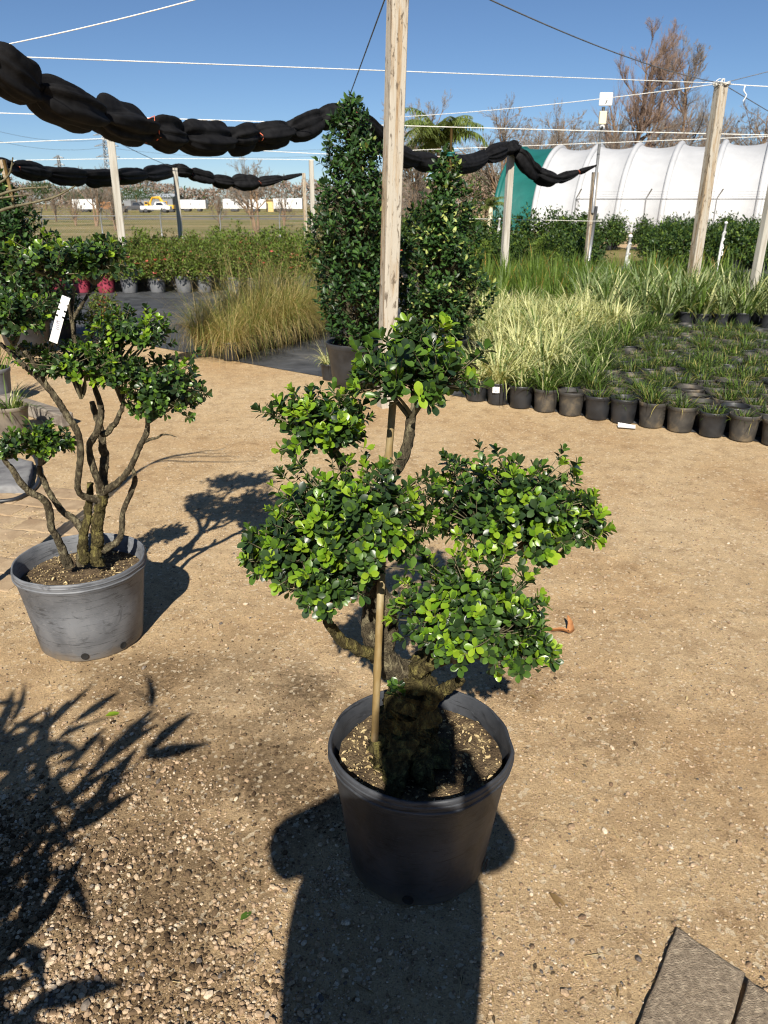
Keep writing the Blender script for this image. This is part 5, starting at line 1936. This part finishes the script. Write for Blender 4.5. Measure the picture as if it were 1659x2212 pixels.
trailer('long white storage trailer in line on the far side of the road', 387, 420, 432, 172, 'van_white', 2, 2.4, 2)
trailer('short white trailer with dark gaps beside the long storage trailer', 420, 443, 433, 172, 'van_white', 1, 2.4, 1)
trailer('large white trailer row behind the pale bare tree', 482, 532, 430, 170, 'van_white', 3, 2.4, 2)
trailer('white trailer touching the tan shed on the far lot', 533, 574, 431, 170, 'van_white', 2, 2.4, 2)
trailer('white camper trailer with rounded roof and round window on the far lot', 591, 652, 429, 168, 'van_white', 3, 2.4, 2)
trailer('white box truck body parked under the bare trees on the far lot', 158, 207, 431, 160, 'van_white', 1, 2.4, 2, None, 'truck')
trailer('rusty orange cargo container beside the white box truck', 208, 240, 436, 165, 'orange', 0, 2.4, 0, None, 'container')


def shed(label, px0, px1, py_e, py_r, Y, mw, mr):
    x0, x1, _, z1 = pxbox(px0, px1, py_e, 455, Y)
    zr = at(px0, py_r, Y)[2]
    t = thing('metal_shed', label, 'shed', ((x0 + x1) / 2, Y, 0))
    w, dp = x1 - x0, 12
    mb = MB()
    box(mb, (0, dp / 2, z1 / 2), (w, dp, z1))
    wl = part('wall', mb, mw, t, False)
    mb = MB()
    box(mb, (0, dp / 2, z1 + .1), (w * 1.03, dp * 1.03, .2))
    V = [[-w * .52, -.4, z1 + .2], [w * .52, -.4, z1 + .2], [w * .52, dp + .4, z1 + .2], [-w * .52, dp + .4, z1 + .2], [-w * .52, dp / 2, zr], [w * .52, dp / 2, zr]]
    mb.add(V, [[0, 1, 5, 4], [2, 3, 4, 5]])
    part('roof', mb, mr, t, False)
    mb = MB()
    box(mb, (-w * .3, -.03, z1 * .4), (w * .12, .06, z1 * .8))
    part('door', mb, 'dark_metal', wl, False)


shed('long grey metal shed behind the yellow excavators', 270, 372, 428, 418, 215, 'shed', 'shed_roof')
shed('small tan shed between the white trailer and the camper', 575, 590, 434, 430, 171, 'tan_wall', 'tan_wall')


def excavator(label, px, Y, s, flip):
    p = at(px, 452, Y)
    t = thing('excavator', label, 'excavator', (p[0], Y, 0), 0, 'yellow excavators on the far lot', s)
    f = -1 if flip else 1
    for y in (0, 2.2):
        mb = MB()
        box(mb, (0, y, .45), (3.6, .6, .85), 0, None, .25)
        part('track', mb, 'dark_metal', t, False)
    mb = MB()
    box(mb, (-.3 * f, 1.1, 1.5), (3.2, 2.4, 1.1), 0, None, .12)
    bd = part('body', mb, 'yellow', t, False)
    mb = MB()
    box(mb, (.7 * f, .6, 2.55), (1.2, 1.1, 1.1), 0, None, .08)
    cb = part('cab', mb, 'yellow', t, False)
    mb = MB()
    box(mb, (.72 * f, .04, 2.65), (.9, .04, .7))
    part('window', mb, 'glass_dark', cb, False)
    mb = MB()
    tubes(mb, np.array([[[1.0 * f, 1.4, 1.9], [2.6 * f, 1.4, 4.3], [4.6 * f, 1.4, 4.1]]]), np.array([[.32, .36, .25]]), 6, 0, True)
    part('boom', mb, 'yellow', t)
    mb = MB()
    tubes(mb, np.array([[[4.4 * f, 1.4, 4.4], [5.4 * f, 1.4, 2.6], [5.2 * f, 1.4, 1.4]]]), np.array([[.22, .22, .15]]), 6, 0, True)
    part('stick', mb, 'yellow', t)
    mb = MB()
    V = np.array([[4.7, .9, .3], [5.7, .9, .5], [5.6, .9, 1.5], [4.9, .9, 1.3], [4.7, 1.9, .3], [5.7, 1.9, .5], [5.6, 1.9, 1.5], [4.9, 1.9, 1.3]]) * [f, 1, 1]
    mb.add(V, [[0, 1, 2, 3], [4, 7, 6, 5], [0, 4, 5, 1], [1, 5, 6, 2], [2, 6, 7, 3], [3, 7, 4, 0]])
    part('bucket', mb, 'dark_metal', t, False)


excavator('yellow excavator with raised boom before the grey shed', 312, 165, .62, False)
excavator('yellow excavator with raised boom before the grey shed', 362, 160, .64, True)


def pickup(label, px, Y, m):
    p = at(px, 455, Y)
    t = thing('pickup_truck', label, 'truck', (p[0], Y, 0))
    mb = MB()
    box(mb, (0, .95, .85), (5.4, 1.9, .65), 0, None, .12)
    bd = part('body', mb, m, t, False)
    mb = MB()
    V = np.array([[-.2, .1, 1.15], [2.0, .1, 1.15], [1.4, .2, 1.85], [.1, .2, 1.85], [-.2, 1.8, 1.15], [2.0, 1.8, 1.15], [1.4, 1.7, 1.85], [.1, 1.7, 1.85]])
    mb.add(V, [[0, 1, 2, 3], [4, 7, 6, 5], [1, 5, 6, 2], [2, 6, 7, 3], [3, 7, 4, 0]])
    cb = part('cab', mb, m, t, False)
    mb = MB()
    V = np.array([[.15, .08, 1.25], [1.6, .08, 1.25], [1.25, .14, 1.75], [.3, .14, 1.75]])
    mb.add(V, [[0, 1, 2, 3]])
    part('window', mb, 'glass_dark', cb, False)
    for x in (-1.7, 1.7):
        for y in (.05, 1.85):
            b = MB()
            lathe(b, [(.001, -.12), (.3, -.12), (.38, -.08), (.38, .08), (.3, .12), (.001, .12)], 14)
            V = np.concatenate(b.V)
            mb = MB()
            mb.add(np.stack([V[:, 0], V[:, 2], V[:, 1]], -1) + [x, y, .38], b.F[0][0])
            part('wheel', mb, 'dark_metal', t)


pickup('white pickup truck parked in front of the yellow excavators', 335, 150, 'van_white')
pickup('dark pickup truck parked beside the white pickup', 285, 152, 'dark_metal')


def tower(label, px, ptop, Y, wpx):
    p = at(px, ptop, Y)
    H = p[2]
    t = thing('transmission_tower', label, 'tower', (p[0], Y, 0))
    w = wpx * Y / 1800
    tk = Y * .00035
    mb = MB()
    lv = np.linspace(0, H, 14)
    hw = np.interp(lv / H, [0, .5, 1], [w * .5, w * .22, w * .12])
    A = []
    for sx in (-1, 1):
        for sy in (-1, 1):
            for k in range(13):
                A.append([[sx * hw[k], sy * hw[k], lv[k]], [sx * hw[k + 1], sy * hw[k + 1], lv[k + 1]]])
                A.append([[sx * hw[k], sy * hw[k], lv[k]], [-sx * hw[k + 1], sy * hw[k + 1], lv[k + 1]]])
                A.append([[sx * hw[k], sy * hw[k], lv[k]], [sx * hw[k + 1], -sy * hw[k + 1], lv[k + 1]]])
    tubes(mb, np.array(A), np.full((len(A), 2), tk), 3)
    part('lattice', mb, 'steel', t)
    for z in (.66, .8, .94):
        mb = MB()
        L_ = w * .75
        zz = H * z
        tubes(mb, np.array([[[-L_, 0, zz], [0, 0, zz + H * .015]], [[L_, 0, zz], [0, 0, zz + H * .015]], [[-L_, 0, zz], [0, 0, zz + H * .05]], [[L_, 0, zz], [0, 0, zz + H * .05]]]), np.full((4, 2), tk * 1.3), 3)
        part('cross_arm', mb, 'steel', t)
    return p


tower('lattice transmission tower behind the azalea bed post', 226, 282, 420, 34)
tower('faint smaller lattice transmission tower far off', 125, 335, 800, 16)
for i, (a, b) in enumerate((((-60, 268, 330), (226, 300, 420)), ((226, 300, 420), (700, 322, 520)), ((-60, 290, 330), (226, 318, 420)), ((226, 318, 420), (700, 335, 520)))):
    cable('power_line', ('power line', 'upper power line reaching the lattice tower', 'upper power line leaving the lattice tower', 'lower power line reaching the lattice tower', 'lower power line leaving the lattice tower')[i + 1], at(*a), at(*b), .06, 'wire', 3.0)
p = at(206, 396, 226)
t = thing('water_tower', 'pale domed water tower on the horizon beyond the bare trees', 'tower', (p[0], 226, 0))
mb = MB()
H = p[2]
lathe(mb, [(.001, H - 3), (1.1, H - 2.9), (1.7, H - 2), (1.7, H - 1.1), (1.1, H - .3), (.001, H)], 20)
part('tank', mb, 'white_plastic', t)
mb = MB()
tubes(mb, np.array([[[0, 0, -.5], [0, 0, H - 2.9]]]), np.full((1, 2), .45), 10)
part('stem', mb, 'white_plastic', t)

# ------------------------------------------------------------------ odds and ends on the ground
def ground_pt(px, py):
    p = gr(px, py)
    p[2] = float(ground_z(p[0], p[1]))
    return p


def fallen_leaf(label, px, py, L_, rz, mat, tpl, cat='leaf'):
    p = ground_pt(px, py)
    mb = MB()
    V, Fq = tpl
    mb.add((V * L_) * [1, 1, 1] @ rotz(rz).T + [0, 0, .006], Fq)
    o = link('fallen_leaf', mb.mesh('fallen_leaf', mat), None, p)
    tag(o, label, cat)


fallen_leaf('single bright green leaf lying on the gravel', 228, 1548, .05, .5, 'leaf_new', LEAF_EL)
fallen_leaf('long half brown leaf lying on the sand near the dark pavers', 1188, 1932, .075, -1.0, 'leaf_brown', LEAF_LONG)
fallen_leaf('broken green leaf piece on the gravel near the black pot', 520, 1990, .035, .9, 'leaf_mid', LEAF_EL)
fallen_leaf('small dry leaf on the dark soil stain', 545, 1470, .03, 2.0, 'litter', LEAF_EL)

# curled strip of dry bark
p = ground_pt(1205, 1366)
mb = MB()
s = np.linspace(0, 1, 26)
cx_ = np.interp(s, [0, .75, .88, 1], [-.085, .045, .05, .045])
cy_ = np.interp(s, [0, .75, .88, 1], [.02, -.02, .02, .05])
cz_ = np.interp(s, [0, .75, .82, .92, 1], [.01, .012, .02, .035, .045]) + .004 * np.sin(s * 14)
wd = np.interp(s, [0, .3, .7, .85, 1], [.03, .032, .036, .024, .004])
C = np.stack([cx_, cy_, cz_], -1)
tt = nrm(np.gradient(C, axis=0))
sd = nrm(np.cross(tt, [0, 0, 1.0]) + [0, 0, .35])
a_ = np.linspace(-1, 1, 5)
V = C[:, None] + sd[:, None] * wd[:, None, None] * .5 * a_[None, :, None] + np.array([0, 0, 1.0]) * (wd[:, None, None] * .35 * (a_ ** 2)[None, :, None])
i, j = np.arange(25)[:, None] * 5, np.arange(4)[None]
mb.add(V.reshape(-1, 3), np.stack([i + j, i + j + 1, i + 5 + j + 1, i + 5 + j], -1).reshape(-1, 4))
o = link('bark_strip', mb.mesh('bark_strip', 'curl'), None, p)
tag(o, 'curled rust brown strip of dry bark on the sand', 'bark')

# paper labels
p = gr(1345, 920)
t = thing('paper_label', 'curled white printed label lying against the front pots of mondo grass', 'label', p + [0, -.09, .008])
mb = MB()
aa = np.linspace(-.5, 1.0, 12)
prof = np.stack([.045 * np.sin(aa), .045 * (1 - np.cos(aa)) + .002], -1)
xs_ = np.linspace(-.06, .065, 9)
V = np.array([[x, q[0] - .12 * x * 0, q[1] * (1.1 - 4.5 * (x + .02))] for x in xs_ for q in prof])
V[:, 2] = np.maximum(V[:, 2], .001)
i, j = np.arange(8)[:, None] * 12, np.arange(11)[None]
mb.add(V, np.stack([i + j, i + j + 1, i + 12 + j + 1, i + 12 + j], -1).reshape(-1, 4))
sh = part('sheet', mb, 'white_plastic', t)
mb = MB()
for k in range(6):
    x = -.05 + k * .018
    z = .012 * (1.1 - 4.5 * (x + .02))
    q = [V[np.argmin(np.abs(V[:, 0] - x) + np.abs(V[:, 1] - yy))] for yy in (.02, .035)]
    tubes(mb, np.array([[q[0] + [0, -.002, .002], q[1] + [.004, -.002, .002]]]), np.full((1, 2), .0014), 4)
part('print', mb, 'print_grey', sh)
t.rotation_euler = (0, 0, -.25)

lp = O0 + EU * 0.0
t = thing('pot_label', 'white sticker on the front pot at the pale patch corner', 'label', (lp[0] - .02, lp[1] - .108, .115))
mb = MB()
aa = np.linspace(-.27, .27, 7) - .15
V = np.array([[.108 * math.sin(a), .108 * (1 - math.cos(a)) - .003, z] for z in (0, .05) for a in aa])
mb.add(V, [[k, k + 1, 8 + k, 7 + k] for k in range(6)])
st_ = part('sticker', mb, 'white_plastic', t)
mb = MB()
for k, z in enumerate((.012, .02, .034)):
    box(mb, (-.016, -.004, z), (.022 - .004 * k, .0012, .003))
part('print', mb, 'print_grey', st_, False)

# timber beam, pots and hose at the left edge
a, b = gr(-30, 862), gr(148, 922)
t = thing('timber_beam', 'weathered grey timber beam lying on the sand behind the multi stemmed tree', 'beam', (a + b) / 2)
d = b - a
mb = MB()
box(mb, (0, 0, .052), (np.linalg.norm(d), .105, .1), 0, rotz(math.atan2(d[1], d[0])), .008)
part('timber', mb, 'beam', t, False)
p = gr(15, 946)
potted('dusty_pot_plant', 'tan dusty pot with thin straggly grass beside the timber beam', 'potted plant', None, (p[0], p[1] + .12, 0), mesh_pot(.125, .10, .21, .03, 'pot_tan'), TUFT['mixed'][1], SOIL_S, 1.0, ts=.9)
p = gr(-18, 880)
potted('grey_pot_plant', 'grey pot with upright leaves at the end of the timber beam', 'potted plant', None, (p[0], p[1] + .1, 0), mesh_pot(.14, .11, .29, .035, 'pot_grey'), TUFT['iris'][1], None, 1.05, ts=.7)
poly = [gr(-40, 1070)[:2], gr(62, 1066)[:2], gr(75, 1012)[:2], gr(-30, 985)[:2]]
t = thing('stone_slab', 'grey stone slab lying on the sand beside the black hose', 'slab', (*np.mean(poly, 0), 0))
mb = slab_mb([q - np.mean(poly, 0) for q in poly], -.02, .05, .008, .002, 90)
part('slab', mb, 'slab_grey', t)
mb = MB()
P = smooth_path([gr(-60, 1085, .014), gr(10, 1082, .014), gr(45, 1073, .014), gr(78, 1050, .014), gr(84, 1012, .014), gr(60, 975, .014), gr(-20, 960, .014)], 60)
tubes(mb, (P - P[0])[None], np.full((1, 60), .012), 8, 0, True)
tag(link('garden_hose', mb.mesh('garden_hose', 'pot_black'), None, P[0]), 'black garden hose looped round the grey stone slab', 'hose')

# bare thorny shoots reaching in from the left
sx = np.array([-1.72, 2.9, 0])
t = thing('bare_shrub', 'leafless thorny shrub whose long shoots reach in beside the multi stemmed tree', 'shrub', sx)
for i, pts in enumerate(([(-160, 560, 2.9), (-60, 480, 2.8), (0, 455, 2.75), (60, 440, 2.72), (120, 425, 2.7), (162, 402, 2.68)], [(-160, 560, 2.9), (-80, 450, 2.85), (0, 420, 2.8), (50, 408, 2.78), (105, 404, 2.76)], [(-160, 560, 2.9), (-60, 440, 2.9), (0, 428, 2.88), (70, 420, 2.86)], [(-160, 540, 2.9), (-40, 420, 2.9), (0, 395, 2.88), (20, 375, 2.87), (28, 340, 2.86)])):
    Pp = [np.array([-.18, 0, 0]) * 0 + [0, 0, .0], np.array([0.02 * i, 0, .7])] + [at(*q) - sx for q in pts]
    mb = MB()
    stem(mb, Pp, np.linspace(.009, .0022, len(Pp)), 70, 6, 0, .12, 900 + i)
    r = np.random.default_rng(900 + i)
    path = smooth_path(Pp, 70)
    n = 26
    k = r.integers(25, 69, n)
    d = nrm(r.normal(size=(n, 3)))
    tubes(mb, np.stack([path[k], path[k] + d * .012], 1), np.array([[.0022, .0006]]).repeat(n, 0), 4)
    part('shoot', mb, 'twig', t)

# dry debris on the sand
r = np.random.default_rng(77)
mb = MB()
n = 420
Y = .95 + 5 * r.uniform(0, 1, n) ** 1.3
X = r.uniform(-1, 1, n) * (.55 * Y + .1)
P = np.stack([X, Y, ground_z(X, Y) + .004], -1)
D = nrm(np.stack([r.normal(size=n), r.normal(size=n), r.normal(0, .1, n)], -1))
S = np.exp(r.normal(math.log(.010), .45, n))
inst(mb, LEAF_S, frames(D, np.tile([0, 0, 1.0], (n, 1)) + r.normal(0, .3, (n, 3))) * S[:, None, None] * np.array([1, .7, 1]), P, r.choice(3, n, p=(.5, .3, .2)))
n2 = 170
A = P[:n2]
B2 = A + D[:n2] * r.uniform(.012, .05, n2)[:, None]
B2[:, 2] = A[:, 2] + .001
tubes(mb, np.stack([A, B2], 1), np.full((n2, 2), .0009), 3, r.choice([0, 1], n2))
o = link('debris', mb.mesh('debris', ['leaf_brown', 'litter', 'soil']))
tag(o, 'tiny dry leaf bits and twigs strewn on the sand', 'debris', kind='stuff')

# ------------------------------------------------------------------ big leaved shrub beside the camera (casts the lower left shadow)
sh = thing('broadleaf_shrub', 'long leaved shrub standing beside the photographer, shading the gravel', 'potted shrub', (-1.22, .26, 0))
r = np.random.default_rng(55)
mb = MB()
lathe(mb, pot_profile(.19, .155, .33, .04), 32, 0, .01, 4)
part('pot', mb, 'pot_black', sh)
part('soil', soil_mb(.17, .28, 8, .008, 5), 'soil', sh)
mb = MB()
TT = []
for k in range(50):
    a = r.uniform(0, 6.28)
    rr = r.uniform(.1, .42) if k < 32 else r.uniform(.25, .5)
    e = np.array([rr * math.cos(a), rr * math.sin(a) - .03, r.uniform(.45, 1.5) if k < 32 else r.uniform(.38, .95)])
    pts = [[.04 * math.cos(a), .04 * math.sin(a), .25], [e[0] * .4, e[1] * .4, e[2] * .55], e]
    stem(mb, pts, [.012, .009, .004], 14, 6, 0, .08, 400 + k)
    q = smooth_path(pts, 20)
    TT.append(q)
part('branch', mb, 'bark', sh)
mb = MB()
for q in TT:
    n = 24
    idx = r.integers(7, 20, n)
    d = nrm(nrm(np.stack([r.normal(size=n), r.normal(size=n), r.normal(.1, .5, n)], -1)) + nrm(q[-1] - q[-4]) * .5)
    inst(mb, LEAF_LONG, frames(d, np.tile([0, 0, 1.0], (n, 1)) + r.normal(0, .4, (n, 3))) * r.uniform(.14, .21, n)[:, None, None] * np.array([1, .8, 1]), q[idx], r.choice(2, n, p=(.6, .4)))
part('foliage', mb, ['leaf_dark', 'leaf_mid'], sh, True, 'stuff')


# ------------------------------------------------------------------ the photographer, behind the lens
def person():
    ox, oy = -.115, -.235
    t = thing('person', 'person in dark shirt and trousers holding a phone at eye level', 'person', (ox, oy, 0))
    V, E, R, idx = [], [], [], {}

    def v(name, p, r, par=None):
        V.append(tuple(p))
        R.append(r if isinstance(r, tuple) else (r, r))
        idx[name] = len(V) - 1
        if par is not None:
            E.append((idx[par], idx[name]))

    v('pelvis', (0, 0, .98), (.25, .12))
    v('waist', (0, .0, 1.12), (.25, .115), 'pelvis')
    v('chest', (0, .0, 1.30), (.252, .125), 'waist')
    v('upper', (0, .0, 1.42), (.17, .1), 'chest')
    v('neck', (.03, .02, 1.50), .06, 'upper')
    v('neck2', (.045, .03, 1.55), .055, 'neck')
    v('head1', (.055, .05, 1.60), (.072, .085), 'neck2')
    v('head2', (.06, .045, 1.67), (.080, .098), 'head1')
    v('head3', (.06, .035, 1.735), (.066, .08), 'head2')
    for s, n in ((-1, 'l'), (1, 'r')):
        v('hip' + n, (s * .095, 0, .90), .095, 'pelvis')
        v('knee' + n, (s * .11, .02, .50), .062, 'hip' + n)
        v('ankle' + n, (s * .115, -.02, .09), .045, 'knee' + n)
        v('toe' + n, (s * .13, .13, .045), .042, 'ankle' + n)
        v('sho' + n, (s * .175, -.0, 1.40), .085, 'upper')
        v('elb' + n, (s * .285, .15, 1.23), .074, 'sho' + n)
        hx, hy, hz = (-ox + s * .045 + (.03 if s > 0 else .0)), -oy - .045, 1.47
        v('wri' + n, (hx + s * .02, hy - .03, hz - .075), .043, 'elb' + n)
        v('palm' + n, (hx + s * .012, hy - .012, hz - .02), (.030, .045), 'wri' + n)
        for k in range(4):
            z = hz + .020 - k * .018
            v(f'f{k}a{n}', (hx + s * .012, hy + .016, z + .004), .009, 'palm' + n)
            v(f'f{k}b{n}', (hx - s * .004, hy + .030, z + .006), .008, f'f{k}a{n}')
            v(f'f{k}c{n}', (hx - s * .022 + s * .003 * k, hy + .028, z + .004), .0072, f'f{k}b{n}')
        v('tha' + n, (hx - s * .004, hy - .022, hz + .0), .011, 'palm' + n)
        v('thb' + n, (hx - s * .020, hy - .024, hz + .022), .009, 'tha' + n)
    me = bpy.data.meshes.new('body')
    me.from_pydata(V, E, [])
    o = link('body', me, t)
    for m in ('shirt', 'trousers', 'skin', 'dark_metal'):
        me.materials.append(M[m])
    md = o.modifiers.new('Skin', 'SKIN')
    md.use_smooth_shade = True
    for i, sv in enumerate(me.skin_vertices[0].data):
        sv.radius = R[i]
        sv.use_root = i == 0
    sb = o.modifiers.new('Subdivision', 'SUBSURF')
    sb.levels = sb.render_levels = 2
    dg = bpy.context.evaluated_depsgraph_get()
    bm = bpy.data.meshes.new_from_object(o.evaluated_get(dg))
    o.modifiers.clear()
    bm.name = 'body'
    for m in ('shirt', 'trousers', 'skin', 'dark_metal'):
        if M[m].name not in [x.name for x in bm.materials if x]:
            bm.materials.append(M[m])
    names = [x.name for x in bm.materials]
    ix = {m: names.index(M[m].name) for m in ('shirt', 'trousers', 'skin', 'dark_metal')}
    for p in bm.polygons:
        c = p.center
        hand = c.y > .13 and c.z > 1.33 and abs(c.x + ox * 0 - .1) < .2
        if c.z < .10:
            k = 'dark_metal'
        elif c.z < 1.0:
            k = 'trousers'
        elif c.z > 1.5 or hand:
            k = 'skin'
        else:
            k = 'shirt'
        p.material_index = ix[k]
        p.use_smooth = True
    o.data = bm
    # hair, face
    mb = MB()
    lathe(mb, [(.001, .125), (.05, .115), (.082, .08), (.096, .03), (.096, -.02), (.088, -.05)], 20)
    Vh = np.concatenate(mb.V)
    Vh[:, 0] *= .93
    Vh[:, 1] *= 1.1
    back = np.clip(-Vh[:, 1] / .08, 0, 1)
    Vh[:, 2] -= .03 * back * (Vh[:, 2] < 0)
    Vh[:, 2] += .045 * np.clip(Vh[:, 1] / .08, 0, 1) * (Vh[:, 2] < .04)
    mb.V = [Vh + [.06, .035, 1.665]]
    part('hair', mb, 'hair', o)
    for s in (-1, 1):
        mb = MB()
        Vi, Fi = ico()
        mb.add(Vi * [.013, .010, .010] + [.06 + s * .03, .133, 1.665], Fi)
        part('eye', mb, 'glass_dark', o)
        mb = MB()
        mb.add(Vi * [.010, .018, .028] + [.06 + s * .082, .04, 1.655], Fi)
        part('ear', mb, 'skin', o)
    mb = MB()
    mb.add(Vi * [.012, .018, .022] + [.06, .142, 1.64], Fi)
    part('nose', mb, 'skin', o)
    mb = MB()
    mb.add(Vi * [.024, .007, .006] + [.06, .132, 1.605], Fi)
    part('mouth', mb, 'pot_red', o)
    # phone: its lens is the picture's viewpoint
    ph = thing('phone', 'dark phone held up in both hands by the person', 'phone', (0.014, 0, HC))
    ph.rotation_euler = (-PIT, 0, 0)
    mb = MB()
    box(mb, (.006, -.012, -.055), (.074, .008, .15), 0, None, .003)
    part('case', mb, 'phone', ph, False)
    mb = MB()
    box(mb, (.006, -.0168, -.055), (.068, .001, .142))
    part('screen', mb, 'glass_dark', ph, False)


person()
